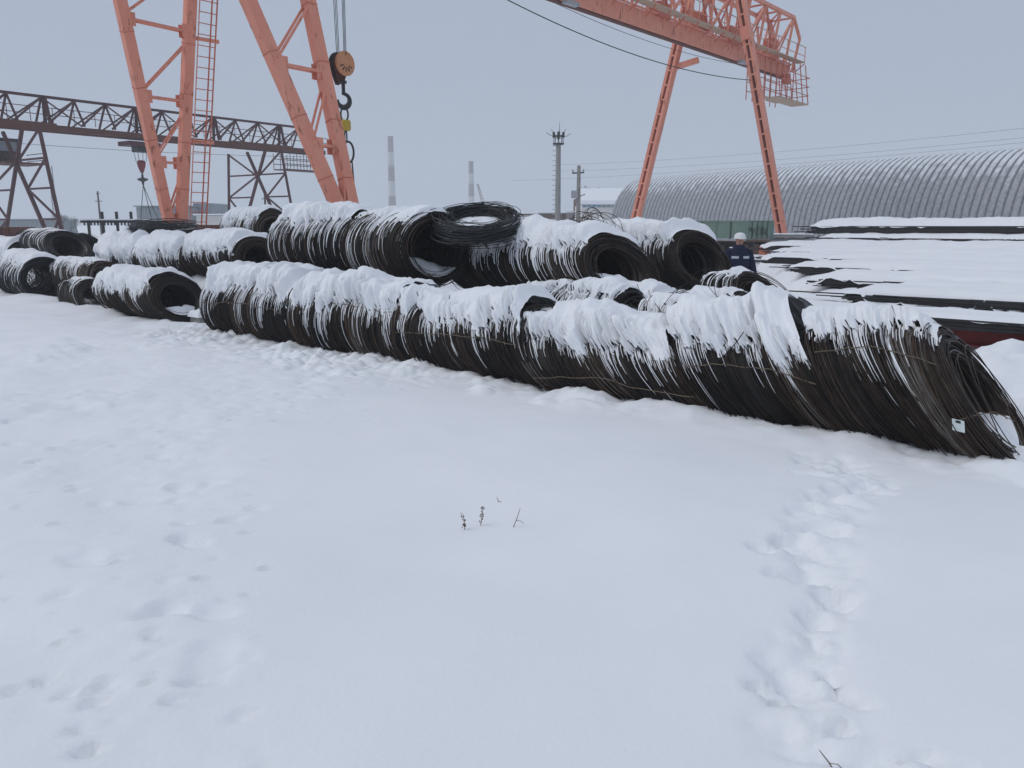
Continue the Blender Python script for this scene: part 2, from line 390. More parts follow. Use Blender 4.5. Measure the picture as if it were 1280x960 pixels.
def pile_left(c): return np.interp(c, [12.4, 15.6, 18.5, 21.6, 28.7, 33], [-4.9, -5.9, -7.4, -9.0, -12.3, -13.5])
def ground_z(x, y, fine=True):
    x = np.asarray(x, float); y = np.asarray(y, float)
    a = 0.76 * x - 0.65 * y; c = 0.65 * x + 0.76 * y
    near = 0.30 - 0.19 * sstep(4.3, 6.95, c + 0.25 * fbm(a * .5, c * .5, 3, 2))
    z = near + 0.045 * fbm(x * .35, y * .35, 21, 3)
    # snow between and behind the coil rows
    fill = sstep(7.9, 8.7, c) * (1 - sstep(11.3, 12.3, c)) * sstep(-13.6, -12.0, a) * (1 - sstep(-4.2, -2.6, a))
    z = z + fill * (0.30 + 0.14 * fbm(a * 1.2, c * 1.2, 5, 3) + .12 * clumps(a * 3, c * 3, 6) + .28 * np.exp(-((c - 8.25) / .3) ** 2))
    fill2 = sstep(8.0, 8.9, c) * (1 - sstep(11.8, 13.5, c)) * (1 - sstep(-15.0, -13.2, a))
    z = z + fill2 * (0.78 + 0.2 * fbm(a * .9, c * .9, 9, 3))
    # loose lumps thrown up along the foot of the front row
    lump = sstep(6.0, 6.5, c) * (1 - sstep(7.3, 7.6, c)) * sstep(-12.5, -9, a) * (1 - sstep(-5.0, -4.0, a))
    z = z + lump * np.maximum(0, fbm(a * 2.0, c * 2.0, 31, 4)) * 0.16
    lump2 = sstep(7.8, 8.3, c) * (1 - sstep(12.0, 12.4, c)) * sstep(-2.8, -1.6, a)
    z = z + lump2 * (0.22 * sstep(8.6, 11, c) + 0.05 + .10 * clumps(a * 3, c * 3, 34) + 0.16 * fbm(a * 1.6, c * 1.6, 33, 4))
    # snow lying on and around the piles of long bars
    pl = sstep(-0.5, 0.5, a - pile_left(c) + .5 * fbm(a * .8, c * .8, 41, 3)) * sstep(12.75, 13.35, c) * (1 - sstep(31.5, 33.0, c))
    hp = np.interp(c, [12.4, 13.3, 15.5, 19, 23, 26, 29, 33], [.42, .50, .55, .63, .75, .87, .98, .98])
    z = z + pl * (hp + 0.09 * fbm(a * 1.1, c * 1.6, 43, 4) + 0.07 * clumps(a * 2.6, c * 2.6, 45) * sstep(-.1, .4, fbm(a * .4, c * .4, 46, 2)))
    z = z + 0.05 * fbm(x * .05, y * .05, 51, 3) * sstep(30, 60, y)
    if fine:
        trod = np.clip(1 - sstep(-.55, .35, x + np.minimum(.30 * y, 1.9) + .55 * fbm(x * .9, y * .9, 60, 3)), 0, 1) * (1 - sstep(13, 16, y)) * (0.35 + 0.65 * sstep(-.1, .35, fbm(x * .7, y * .7, 77, 2)))
        trod = np.maximum(trod, .7 * sstep(6.2, 7.0, c) * (1 - sstep(7.4, 7.8, c)))
        hum = clumps(x * 3.0, y * 3.0, 62); fin = clumps(x * 8, y * 8, 63); pat = .3 + .7 * sstep(-.25, .3, fbm(x * 1.1, y * 1.1, 64, 3))
        z = z + trod * (0.075 * fbm(x * 1.3, y * 1.3, 66, 2) + 0.030 * fbm(x * 2.2, y * 2.2, 61, 4) + pat * (0.06 * (hum - .3) + 0.035 * (fin - .3) - .02 * sstep(.1, .5, fbm(x * 1.7, y * 1.7, 65, 2))))
        clod = sstep(4.9, 5.8, c + .5 * fbm(a * .7, c * .7, 91, 2)) * (1 - sstep(7.2, 7.6, c)) * (1 - sstep(-7.6, -6.0, a + .6 * fbm(a, c, 92, 2)))
        z = z + clod * (.3 + .7 * pat) * (.075 * (clumps(x * 4.2, y * 3.0, 93) - .3) + .05 * (clumps(x * 9, y * 6, 94) - .3))
        z = z + sstep(6.3, 6.9, c) * (1 - sstep(7.4, 7.8, c)) * (.09 * fbm(a * 1.3, c, 95, 3) + .03)
        # sunken trail of somebody wading along the right side
        tw = np.interp(y, TRAIL[:, 1], TRAIL[:, 2]); tr = np.exp(-(np.abs(x - np.interp(y, TRAIL[:, 1], TRAIL[:, 0]) + .05 * fbm(y * 3, x * 3, 72, 2)) / tw) ** 3) * (1 - sstep(6.0, 6.5, y)) * sstep(1.0, 1.4, y)
        z = z + tr * (-0.028 - 0.03 * sstep(-.2, .4, fbm(x * 2.5, y * 2.5, 73, 2)) + 0.05 * (clumps(x * 5, y * 5, 71) - .3) + 0.028 * (clumps(x * 12, y * 12, 74) - .3))
        z = z + 0.004 * fbm(x * 2 + y, y * 5 - x, 75, 3) * (1 - sstep(14, 20, y))
        for (dx, dy, rx, ry, rot, dp, rim) in DENTS:
            R = 2.4 * max(rx, ry)
            mk = (np.abs(x - dx) < R) & (np.abs(y - dy) < R)
            if not mk.any(): continue
            X = x[mk] - dx; Y = y[mk] - dy
            wr = .55 * min(rx, ry); X, Y = X + wr * fbm(x[mk] * 8, y[mk] * 8, 81, 3), Y + wr * fbm(x[mk] * 8, y[mk] * 8, 83, 3)
            u = (X * math.cos(rot) + Y * math.sin(rot)) / rx; v = (-X * math.sin(rot) + Y * math.cos(rot)) / ry
            d = np.sqrt(u * u + v * v)
            z[mk] += -dp * (1 - sstep(.35 + .35 * vn2(x[mk] * 4, y[mk] * 4, 87), 1.15, d)) + dp * rim * np.exp(-((d - 1.25) / .25) ** 2)
    return z
def gz(x, y): return float(ground_z(np.array([x]), np.array([y]))[0])
def axis_pts(lo, d0, d1, hi, step, grow=1.12, grow_dn=None):
    core = np.arange(d0, d1, step); up = []; v = d1; s = step
    while v < hi: up.append(v); s *= grow; v += s
    dn = []; v = d0; s = step
    while v > lo: s *= (grow_dn or grow); v -= s; dn.append(max(v, lo))
    return np.concatenate([np.array(dn[::-1]), core, np.array(up + [hi])])
gx = axis_pts(-800, -5.6, 4.6, 800, 0.030, 1.065)
gy = axis_pts(-40, 1.8, 11.4, 800, 0.028, 1.028, 1.2)
GX, GY = np.meshgrid(gx, gy)
GZ = ground_z(GX.ravel(), GY.ravel())
gme = wobj('snow_ground', np.stack([GX.ravel(), GY.ravel(), GZ], 1), grid_faces(len(gy), len(gx)), M['snow'], smooth=True)
tag(gme, kind='structure')
print('ground', len(gx), len(gy), 2 * len(gx) * len(gy))

# ------------------------------------------------------------------ wire coils
def wire_rings(Pr, er, ax, w, tints):
    """Pr (L,K,3) ring points, er (L,K,3) radial, ax (3,) axis: closed three-sided tubes"""
    Ln, K, _ = Pr.shape
    al = np.array([math.pi / 2, math.pi * 7 / 6, math.pi * 11 / 6])
    V = Pr[:, :, None, :] + w * (np.cos(al - math.pi / 2)[None, None, :, None] * er[:, :, None, :] + np.sin(al - math.pi / 2)[None, None, :, None] * ax)
    V = V.reshape(-1, 3)
    l = np.arange(Ln)[:, None, None]; k = np.arange(K)[None, :, None]; j = np.arange(3)[None, None, :]
    i0 = (l * K + k) * 3 + j; i1 = (l * K + k) * 3 + (j + 1) % 3
    i2 = (l * K + (k + 1) % K) * 3 + (j + 1) % 3; i3 = (l * K + (k + 1) % K) * 3 + j
    F = np.stack([i0, i1, i2, i3], -1).reshape(-1, 4)
    return V, F, np.repeat(tints, K * 3)

def coil(label, end, L, R, tilt=(0.1, 0.1), heading=None, density=95, K=44, Rin=0.66, snow=None, mat='wire', seed=1, group='wire coils heaped in the yard', w=0.0055, kz=0.90, floor_snow=None, loose=0, end_fall=(1, 1), ties=0, yaw0=0.0, name='wire_coil'):
    rng = np.random.default_rng(seed * 7919 + 13)
    end = np.asarray(end, float)
    A = -B3 if heading is None else np.array([-math.cos(math.radians(heading)), math.sin(math.radians(heading)), 0.0])   # from the right-hand (near) end to the other one
    n = np.array([A[1], -A[0], 0.0])
    if np.dot(n, -end[:3]) < 0: n = -n
    mid = end + A * L / 2
    base = np.array([mid[0], mid[1], mid[2] - R * kz])
    root = empty(name, base); tag(root, label, 'wire coil', group)
    sd = seed * 31
    def prof(s):
        s = np.asarray(s, float)
        t = tilt[0] + (tilt[1] - tilt[0]) * s / L + 0.17 * fbm(s * 1.9, s * 0 + 3.3, sd + 1, 3)
        rm = R * (1 + 0.06 * fbm(s * 2.6, s * 0 + 1.2, sd + 2, 3) + .035 * np.tanh(4 * fbm(s * 3.7, s * 0 + 8.2, sd + 5, 2)))
        cn = 0.06 * fbm(s * 1.8, s * 0 + 7, sd + 3, 2); cz = 0.04 * fbm(s * 1.9, s * 0 + 5, sd + 4, 2)
        return t, rm, cn, cz
    def place(s, ph, r, t, cn, cz, yaw=0.0):
        ds = t * r * np.sin(ph) + (yaw + yaw0) * r * np.cos(ph)
        return end + A * (s + ds)[..., None] + n * (cn + r * np.cos(ph))[..., None] + Z3 * (cz + kz * r * np.sin(ph))[..., None]
    # --- loops of wire
    N = int(L * density * (.86 if K < 44 else 1))
    s = np.sort(rng.uniform(0, L, N)) + rng.normal(0, .008, N)
    edge = rng.random(N) < 0.10
    s = np.where(edge, np.where(rng.random(N) < .6, rng.exponential(.04, N), L - rng.exponential(.04, N)) + rng.normal(0, .015, N), s)
    t, rm, cn, cz = prof(s)
    r = rm - np.abs(rng.normal(0, .020, N)) - .035 * np.maximum(0, fbm(s * 14, s * 0, sd + 6, 2))
    deep = rng.random(N) < .2
    r = np.where(deep, R * rng.uniform(Rin, 0.97, N), r)
    out = rng.random(N) < .05
    r = np.where(out, r + rng.uniform(.01, .055, N), r)
    grp = fbm(s * 9, s * 0 + 2, sd + 8, 2)
    t = t + .07 * grp + rng.normal(0, .04, N); yaw = rng.normal(0, .035, N) + .05 * fbm(s * 6, s * 0, sd + 9, 2)
    ph = np.linspace(0, 2 * math.pi, K, endpoint=False)
    PH = np.broadcast_to(ph, (N, K)) + rng.uniform(0, .2, N)[:, None]
    rr = r[:, None] * (1 + .012 * np.sin(2 * PH + rng.uniform(0, 6, N)[:, None]) + .006 * np.sin(5 * PH + rng.uniform(0, 6, N)[:, None]))
    Pr = place(np.broadcast_to(s[:, None], (N, K)), PH, rr, t[:, None], cn[:, None] + rng.normal(0, .008, N)[:, None], cz[:, None] + rng.normal(0, .008, N)[:, None], yaw[:, None])
    er = n * np.cos(PH)[..., None] + Z3 * np.sin(PH)[..., None]
    ne = int(26 * R / .5)                                            # displaced loops at both mouths and a tangle inside
    s_x = np.where(rng.random(ne) < .7, rng.normal(.01, .05, ne), L + rng.normal(0, .05, ne)); r_x = R * rng.uniform(Rin - .04, 1.03, ne)
    nt_ = int(16 + 10 * L); s_x = np.concatenate([s_x, rng.uniform(min(.5, L * .5), L, nt_)]); r_x = np.concatenate([r_x, R * rng.uniform(.25, Rin, nt_)])
    n_x = ne + nt_; t_x, _r0, c_x, z_x = prof(np.clip(s_x, 0, L))
    PHx = np.broadcast_to(ph, (n_x, K)); jt = np.concatenate([rng.normal(0, .10, ne), rng.normal(0, .5, nt_)])[:, None]
    rrx = r_x[:, None] * (1 + .03 * np.sin(2 * PHx + rng.uniform(0, 6, n_x)[:, None]))
    dn_x = np.concatenate([rng.normal(0, .02, ne), rng.normal(0, .10, nt_)])[:, None]; dz_x = np.concatenate([rng.normal(-.008, .02, ne), rng.normal(-.06, .08, nt_)])[:, None]
    Pr = np.concatenate([Pr, place(np.broadcast_to(s_x[:, None], (n_x, K)), PHx, rrx, t_x[:, None] + jt, c_x[:, None] + dn_x, z_x[:, None] + dz_x, jt * .7)])
    er = np.concatenate([er, n * np.cos(PHx)[..., None] + Z3 * np.sin(PHx)[..., None]]); s = np.concatenate([s, s_x]); N = N + n_x
    tint = np.clip(0.33 + .62 * fbm(s * 3.5, s * 0 + 9, sd + 10, 3) + rng.normal(0, .24, N), 0, 1)
    V, F, T = wire_rings(Pr, er, A, w, tint)
    o = wobj('wire_loops', V, F, M[mat], root, tint=T); tag(o, kind='stuff')
    # --- the mass of wire underneath: a thick grooved tube
    Mr = max(8, int(L / .016)); Kc = 24
    sc = np.linspace(.03, L - .03, Mr); tc, rc, cnc, czc = prof(sc)
    jit = rng.random(Mr) ** 2
    tcol = np.clip(.14 + .22 * fbm(sc * 5, sc * 0 + 9, sd + 10, 3) + rng.normal(0, .1, Mr), 0, 1)
    phc = np.linspace(0, 2 * math.pi, Kc + 1)
    PHC = np.broadcast_to(phc, (Mr, Kc + 1)); SCg = np.broadcast_to(sc[:, None], PHC.shape)
    ro = (rc - .028 - .022 * jit)[:, None] + 0 * PHC; ri = R * Rin + .03 * jit[:, None] + 0 * PHC
    Vo = place(SCg, PHC, ro, tc[:, None], cnc[:, None], czc[:, None]); Vi = place(SCg, PHC, ri, tc[:, None], cnc[:, None], czc[:, None])
    Fo = grid_faces(Mr, Kc + 1); nV = Mr * (Kc + 1)
    k = np.arange(Kc)
    cap0 = np.stack([k, k + 1, k + 1 + nV, k + nV], 1); capL = cap0 + (Mr - 1) * (Kc + 1)
    o = wobj('wire_mass', np.concatenate([Vo.reshape(-1, 3), Vi.reshape(-1, 3)]), np.concatenate([Fo, Fo + nV, cap0, capL]), M[mat], root, tint=np.tile(np.repeat(tcol, Kc + 1), 2))
    tag(o, kind='stuff')
    # --- snow lying on top, drawn down between the wires in streaks
    if snow:
        T0, lim0, streak = snow['T'], snow['lim'], snow.get('streak', 28)
        Ms = max(10, int(L / snow.get('step', .008))); Ks = 62
        ss = np.linspace(-.02, L + .02, Ms); ts, rs, cns, czs = prof(np.clip(ss, 0, L))
        ps = np.radians(np.linspace(-118, 112, Ks))              # 0 = top, positive = towards the camera
        SSg, PS = np.meshgrid(ss, ps, indexing='ij')
        low = fbm(ss * 1.6, ss * 0 + 1, sd + 20, 2); mid_ = fbm(ss * 4.5, ss * 0 + 6, sd + 31, 2); hi = fbm(ss * snow.get('ff', 7), ss * 0 + 2, sd + 21, 3, .6); spk = vn2(ss * 55, ss * 0, sd + 22)
        body = lim0 + 15 * low + 3 * mid_                                        # the smooth body of the drift
        cut = sstep(.60, .8, vn2(ss * 7.0, ss * 0 + 4, sd + 23)) * snow.get('cut', 18) * vn2(ss * 60, ss * 0 + 9, sd + 29)
        fine_ = body + 3 + snow.get('finger', 16) * .8 * hi + snow.get('spike', 4) * (spk - .5) * 2 - cut * .8      # its ragged lower edge
        limB = np.radians(lim0 + 22 + 10 * low)[:, None]
        wob = math.radians(4) * fbm(SSg * 9, PS * 5, sd + 24, 2); wob2 = math.radians(15) * (clumps(SSg * 11, PS * 5.5, sd + 36) - .42) + math.radians(7) * fbm(SSg * 34, PS * 13, sd + 37, 2)
        ub = np.where(PS >= 0, np.radians(body)[:, None] + math.radians(10) - PS, limB + PS) + wob
        uf = np.where(PS >= 0, np.radians(fine_)[:, None] - PS, limB + PS) + wob + np.where(PS > .15, wob2, 0)
        soft = math.radians(snow.get('soft', 20))
        lump = 1.08 + .85 * fbm(SSg * 2.2, PS * 1.5, sd + 25, 3) + .35 * (clumps(SSg * 4.5, PS * 2.6, sd + 26) - .35) + .14 * (clumps(SSg * 12, PS * 7, sd + 35) - .3)
        e0 = sstep(0, .16, ss + .10 * vn2(ss * 0, ss * 9, sd)) * end_fall[0] + 1 - end_fall[0]; e1 = sstep(0, .16, L - ss) * end_fall[1] + 1 - end_fall[1]
        Ts = T0 * np.minimum(e0, e1)[:, None] * np.maximum(lump, .03)
        edge_t = np.clip(uf / math.radians(20), 0, 1) ** .75
        cap = np.where(uf > 0, (Ts * np.clip(ub / soft, 0.02, 1) ** .6 * (.34 + .66 * np.cos(np.clip(PS, -1.5, 1.5)))) * (.06 + .94 * edge_t) - .011 + .017 * np.clip(uf / math.radians(14), 0, 1), -.05)
        th = cap
        rad = rs[:, None] + np.where(th > 0, th * .75, th)
        up = np.where(th > 0, th * .35, 0)
        PHs = math.pi / 2 - PS
        Vs = place(SSg, PHs, rad, ts[:, None], cns[:, None], czs[:, None]) + Z3 * up[..., None]
        kv = th > -.045
        kf = (kv[:-1, :-1].astype(int) + kv[1:, :-1] + kv[:-1, 1:] + kv[1:, 1:]) >= 3
        Fs = grid_faces(Ms, Ks, kf)
        if len(Fs):
            used = np.unique(Fs); remap = np.full(Ms * Ks, -1); remap[used] = np.arange(len(used))
            # thin white streaks lying along single wires below the cap
            ns = int(L * snow.get('lines', 150)); Kq = 9
            s_i = rng.uniform(0, L, ns); dens = vn2(s_i * 6, s_i * 0 + 3, sd + 40)
            bi = np.interp(s_i, ss, np.radians(fine_)); kq = np.linspace(0, 1, Kq)
            len_ = np.radians(streak) * rng.exponential(.38, ns) * (.15 + 1.5 * dens); off_ = np.radians(streak) * (rng.exponential(.30, ns) - .15) * (dens + .2)
            a0 = bi - math.radians(7) + np.where(rng.random(ns) < .35, off_ * .8, 0); a1 = np.minimum(a0 + len_ + math.radians(5), math.radians(122))
            PQ = a0[:, None] + (a1 - a0)[:, None] * kq
            tq, rq, cq, zq_ = prof(s_i)
            wq = (rng.uniform(.002, .0055, ns) * snow.get('lw', 1))[:, None] * np.sin(np.pi * np.clip(kq * .93 + .07, 0, 1)) ** .5
            rq = (rq + rng.uniform(-.012, .004, ns))[:, None] + .003; tj = (tq + rng.normal(0, .035, ns))[:, None]
            ring = []
            for sg_, ro_ in ((-1, -.002), (0, .004), (1, -.002)):
                ring.append(place(s_i[:, None] + sg_ * wq, math.pi / 2 - PQ, rq + ro_, tj, cq[:, None], zq_[:, None]))
            VL = np.stack(ring, 2).reshape(-1, 3)
            l_ = np.arange(ns)[:, None, None]; k_ = np.arange(Kq - 1)[None, :, None]; j_ = np.arange(2)[None, None, :]
            b_0 = (l_ * Kq + k_) * 3 + j_
            FL = np.stack([b_0, b_0 + 1, b_0 + 4, b_0 + 3], -1).reshape(-1, 4)
            Vc = Vs.reshape(-1, 3)[used]
            wobj('snow_cap', np.concatenate([Vc, VL]), np.concatenate([remap[Fs], FL + len(Vc)]), M['snow'], root, smooth=True)
    if floor_snow:                                               # snow blown into the open end
        m, q = 26, 22
        s_ = np.linspace(floor_snow.get('out', .0), floor_snow['len'], m); b_ = np.linspace(-1, 1, q)
        S_, Bq = np.meshgrid(s_, b_, indexing='ij')
        half = math.radians(floor_snow.get('half', 52)); rI = R * Rin + .005
        off = math.radians(floor_snow.get('off', 0))
        PHf = -math.pi / 2 + Bq * half + off
        f01 = (S_ - s_[0]) / (s_[-1] - s_[0]); hgt = floor_snow['h'] * (1 - Bq ** 2) * sstep(0, .45, f01 + .12 * fbm(Bq * 2, S_ * 3, sd + 51, 2)) * (1 - sstep(.6, 1, f01)) * (1 + .3 * fbm(S_ * 5, Bq * 3, sd + 50, 3))
        Vf = place(S_, PHf, rI - .01 - hgt * 0, tilt[0] + 0 * S_, 0 * S_, 0 * S_) + Z3 * hgt[..., None]
        wobj('snow_inside', Vf.reshape(-1, 3), grid_faces(m, q), M['snow'], root, smooth=True)
    for i in range(ties):                                        # wires tied lengthwise round the coil wall
        f0 = rng.uniform(-.35, .75); kk = np.linspace(.02, .98, 16); st_ = L * kk
        tt, rm0, c1, c2 = prof(st_)
        Pq = place(st_, f0 + .12 * np.sin(kk * 3) + rng.normal(0, .01, 16), rm0 + .012, tt, c1, c2)
        MB().tube(Pq, .0045, 4).build('tie_wire', M['tie'], root)
    for i in range(loose):                                       # single wires sprung out of the coil
        s0 = rng.uniform(0, L); p0 = rng.uniform(.2, 2.6); sp = rng.uniform(.5, 1.6); kk = np.linspace(0, 1, 12)
        tt, rm0, c1, c2 = prof(np.full(12, s0))
        lift = rng.uniform(.05, .22)
        Pq = place(s0 + (rng.uniform(-.5, .5)) * kk, p0 + sp * kk, rm0 + .01 + lift * kk ** 2, tt, c1, c2)
        MB().tube(Pq, .0045, 4).build('loose_wire', M[mat], root)
    return root, dict(end=end, A=A, n=n, R=R, L=L, place=place, prof=prof)

def ring_coil(label, center, normal, R, thick, N, seed, flat=.55, mat='wire_black', group='loose wire coils lying flat on the heap', snow_top=True, spread=.05, K=48, span=None, fill=False):
    """a slack coil lying on its side: an open bundle of big loops"""
    rng = np.random.default_rng(seed)
    nz = np.asarray(normal, float); nz /= np.linalg.norm(nz)
    e = np.cross(nz, np.array([0, 1.0, .1])); e /= np.linalg.norm(e); g = np.cross(nz, e)
    center = np.asarray(center, float)
    root = empty('flat_wire_coil', center - Z3 * thick); tag(root, label, 'wire coil', group)
    PH = np.broadcast_to(np.linspace(0, 2 * math.pi, K, endpoint=False), (N, K))
    r = R - np.abs(rng.normal(0, thick * 1.35, N)); h = rng.normal(0, thick * flat, N)
    r = np.where(r < R * .45, R * .8, r)
    tx, ty = rng.normal(0, spread, N), rng.normal(0, spread, N); cx, cy = rng.normal(0, .03, N), rng.normal(0, .03, N)
    rr = r[:, None] * (1 + .03 * np.sin(2 * PH + rng.uniform(0, 6, N)[:, None]) + .015 * np.sin(3 * PH + rng.uniform(0, 6, N)[:, None]))
    x = cx[:, None] + rr * np.cos(PH); y = cy[:, None] + rr * np.sin(PH)
    z = h[:, None] + tx[:, None] * x + ty[:, None] * y + .01 * np.sin(4 * PH + rng.uniform(0, 6, N)[:, None])
    Pr = center + e * x[..., None] + g * y[..., None] + nz * z[..., None]
    er = e * np.cos(PH)[..., None] + g * np.sin(PH)[..., None]
    V, F, T = wire_rings(Pr, er, nz, .0055, np.clip(rng.normal(.5, .25, N), 0, 1))
    tag(wobj('wire_loops', V, F, M[mat], root, tint=T), kind='stuff')
    if fill:                                                         # snow caught inside the ring
        u_, v_ = np.meshgrid(np.linspace(0, 2 * math.pi, 40), np.linspace(0, 1, 10), indexing='ij')
        rad = v_ * R * .74; hh = -.03 + .07 * (1 - v_ ** 2) * (1 + .5 * fbm(u_ * 1.5, v_ * 3, seed + 9, 3))
        wobj('snow_inside', (center + e * (rad * np.cos(u_))[..., None] + g * (rad * np.sin(u_))[..., None] + nz * hh[..., None]).reshape(-1, 3), grid_faces(40, 10), M['snow'], root, smooth=True)
    if snow_top:
        m, q = 60, 9
        ph = np.linspace(0, 2 * math.pi, m); b = np.linspace(-1, 1, q)
        P_, Q_ = np.meshgrid(ph, b, indexing='ij')
        wd = thick * .75 * (1 + .5 * fbm(P_ * 2, P_ * 0, seed, 2)); rad = R - thick * .9 + Q_ * wd
        hh = thick * .55 + (.035 * (1 - Q_ ** 2) * (1 + fbm(P_ * 3, Q_ * 2, seed + 1, 3)) - .02)
        kv = fbm(P_ * 1.6, Q_ * .7 + 3, seed + 2, 3) > -.12
        Vs = center + e * (rad * np.cos(P_))[..., None] + g * (rad * np.sin(P_))[..., None] + nz * hh[..., None]
        kf = kv[:-1, :-1] & kv[1:, :-1] & kv[:-1, 1:] & kv[1:, 1:]
        Fs = grid_faces(m, q, kf)
        if len(Fs): wobj('snow_dusting', Vs.reshape(-1, 3), Fs, M['snow'], root, smooth=True)
    return root

GF = 'front row of wire coils'
C0 = 7.42
def rowA(label, a0, a1, R, tilt, snow, seed, **kw):
    z = R * kw.get('kz', .96) - .02 + kw.pop('dz', 0)
    p = yard(a0, C0 + kw.pop('dc', 0), z)
    return coil(label, p, a0 - a1, R, tilt=tilt, density=kw.pop('density', 150), K=44, snow=snow, seed=seed, group=GF, ties=1, **kw)
A1 = rowA('nearest steep leaning wire coil carrying a small white tag, at the right edge', -1.22, -2.28, .61, (.68, .62), dict(T=.11, lim=26, finger=26, cut=30, streak=44, step=.006, lines=170, lw=.9), 1, loose=3, end_fall=(.8, .1), density=230, kz=.90, floor_snow=dict(len=.4, h=.14, half=60))
A2 = rowA('leaning wire coil with thick snow cap, next to the tagged coil', -2.26, -3.60, .60, (.66, .60), dict(T=.21, lim=50, finger=24, cut=34, streak=28, step=.006, lines=170, ff=6), 2, loose=2, end_fall=(.0, .1), density=190, kz=.83, dc=.02)
A3 = rowA('long leaning wire coil under a thick snow cap, third from right in front row', -3.62, -5.66, .58, (.70, .62), dict(T=.20, lim=50, finger=24, cut=32, streak=30, step=.006, lines=170, ff=6), 3, loose=6, end_fall=(.2, .5), density=170, kz=.72, dc=-.03)
A4 = rowA('wire coil in the middle of the front row, sprung wires on top', -5.64, -7.85, .60, (.58, .36), dict(T=.16, lim=52, finger=22, cut=34, streak=36, step=.007, lines=130, ff=6), 4, loose=14, end_fall=(.7, .4), density=170, kz=.80, heading=42)
A5 = rowA('snow streaked wire coil in the front row below the open dark coil', -7.90, -10.12, .59, (.30, .2), dict(T=.17, lim=56, finger=22, cut=32, streak=34, step=.007, lines=140, ff=6), 5, loose=9, end_fall=(.4, .8), density=150, kz=.90, dc=.03, heading=39.5)
A6 = rowA('leftmost wire coil of the front row, bare rusty bands on its end', -10.22, -12.75, .60, (.20, .04), dict(T=.19, lim=50, finger=24, cut=34, streak=36, step=.008, lines=140, ff=6), 6, loose=4, end_fall=(.8, .9), density=140, heading=41.5, dc=-.02)

B1 = coil('large open wire coil on top of the heap, dark round mouth facing right', PC(545, 312, 8.7), 1.75, .615, (.10, .08), heading=45, yaw0=.15, density=130, K=42, seed=11, snow=dict(T=.07, lim=34, finger=18, cut=20, streak=52), end_fall=(.7, .6), loose=2, floor_snow=dict(len=.8, h=.24, half=62, off=14), Rin=.76)
_e = B1[1]['end'] + B1[1]['A'] * 1.82
B2 = coil('snow capped wire coil on the heap behind the dark open coil', _e + np.array([0, 0, .0]), 2.1, .60, (.06, .06), heading=43, density=110, K=38, seed=12, snow=dict(T=.14, lim=44, finger=16, cut=20, streak=48), end_fall=(.6, .8), loose=3)
Cc = coil('slumped wire coil with oval mouth in front of the fan of sprung loops', PC(776, 337, 9.6), 3.0, .54, (.62, .25), heading=45, yaw0=.42, density=120, K=32, seed=13, snow=dict(T=.14, lim=50, finger=14, cut=16, streak=32), end_fall=(.8, .4), loose=5, kz=.88, floor_snow=dict(len=.55, h=.22, half=62, off=18))
Dd = coil('open wire coil with heavy snow load left of the worker', PC(876, 325, 11.3), 2.0, .485, (.55, .35), heading=47, yaw0=.36, density=110, K=38, seed=14, snow=dict(T=.15, lim=50, finger=16, cut=18, streak=24), end_fall=(.9, .4), loose=2)
Ee = coil('small tilted wire coil in front of the worker', PC(952, 379, 10.9), .55, .43, (.75, .6), heading=48, yaw0=.35, density=150, K=38, seed=15, snow=dict(T=.05, lim=20, finger=20, cut=14, streak=40), loose=1)
G1 = coil('snow buried wire coil behind the front row, sprung loops at its end', PC(790, 408, 8.9), 1.7, .50, (.25, .2), heading=42, density=100, K=34, seed=16, snow=dict(T=.08, lim=40, finger=34, cut=40, streak=60, lines=240), loose=12)
H1 = coil('half buried wire coil below the small tilted coil', PC(906, 428, 8.85), .8, .52, (.85, .6), heading=44, density=150, K=34, seed=17, snow=dict(T=.05, lim=26, finger=22, cut=24, streak=44), loose=4)
H2 = coil('half buried wire coil between snow heaps behind the front row', PC(958, 416, 9.4), .7, .50, (.9, .7), heading=44, density=140, K=34, seed=18, snow=dict(T=.06, lim=30, finger=20, cut=20, streak=40), loose=2)
H3 = coil('snow covered wire coil deep in the heap left of the half buried coils', PC(850, 412, 9.6), 1.2, .47, (.4, .3), heading=42, density=90, K=32, seed=19, snow=dict(T=.12, lim=60, finger=30, cut=30, streak=40), loose=8)

GL = 'wire coils at the left end of the yard'
G = coil('snow striped wire coil with open mouth beside the left end of the front row', PC(226, 376, 7.6), 2.6, .57, (.75, .55), kz=.76, density=110, K=34, seed=21, group=GL, snow=dict(T=.13, lim=62, finger=15, cut=18, streak=30), loose=3, floor_snow=dict(len=.6, h=.16, half=60))
K1 = coil('flattened bare wire coil leaning between two coils on the left', PC(128, 378, 7.7), 1.0, .52, (1.2, 1.1), density=130, K=32, seed=22, group=GL, snow=dict(T=.04, lim=18, finger=16, cut=10, streak=30))
Hh = coil('dark wire coil with round mouth at the left edge of the picture', PC(58, 350, 7.75), 2.6, .60, (.12, .1), heading=46, density=100, K=32, seed=23, group=GL, mat='wire_black', snow=dict(T=.10, lim=44, finger=14, cut=14, streak=30), loose=5)
K2 = coil('low rusty wire coil slumped in front of the dark round mouthed coil', PC(136, 352, 8.3), 2.0, .52, (.8, .8), density=110, K=32, seed=28, group=GL, snow=dict(T=.05, lim=24, finger=18, cut=14, streak=32))
I1 = coil('black wire coil lying high at the far left, thinly dusted with snow', PC(86, 308, 9.3), 3.0, .60, (.8, .6), kz=.72, heading=44, density=85, K=28, seed=24, group=GL, mat='wire_black', snow=dict(T=.03, lim=14, finger=22, cut=14, streak=46))
J1 = coil('small black wire coil in the gap beside the high black coil', PC(112, 312, 10.0), 1.4, .50, (.9, .8), density=85, K=28, seed=25, group=GL, mat='wire_black')
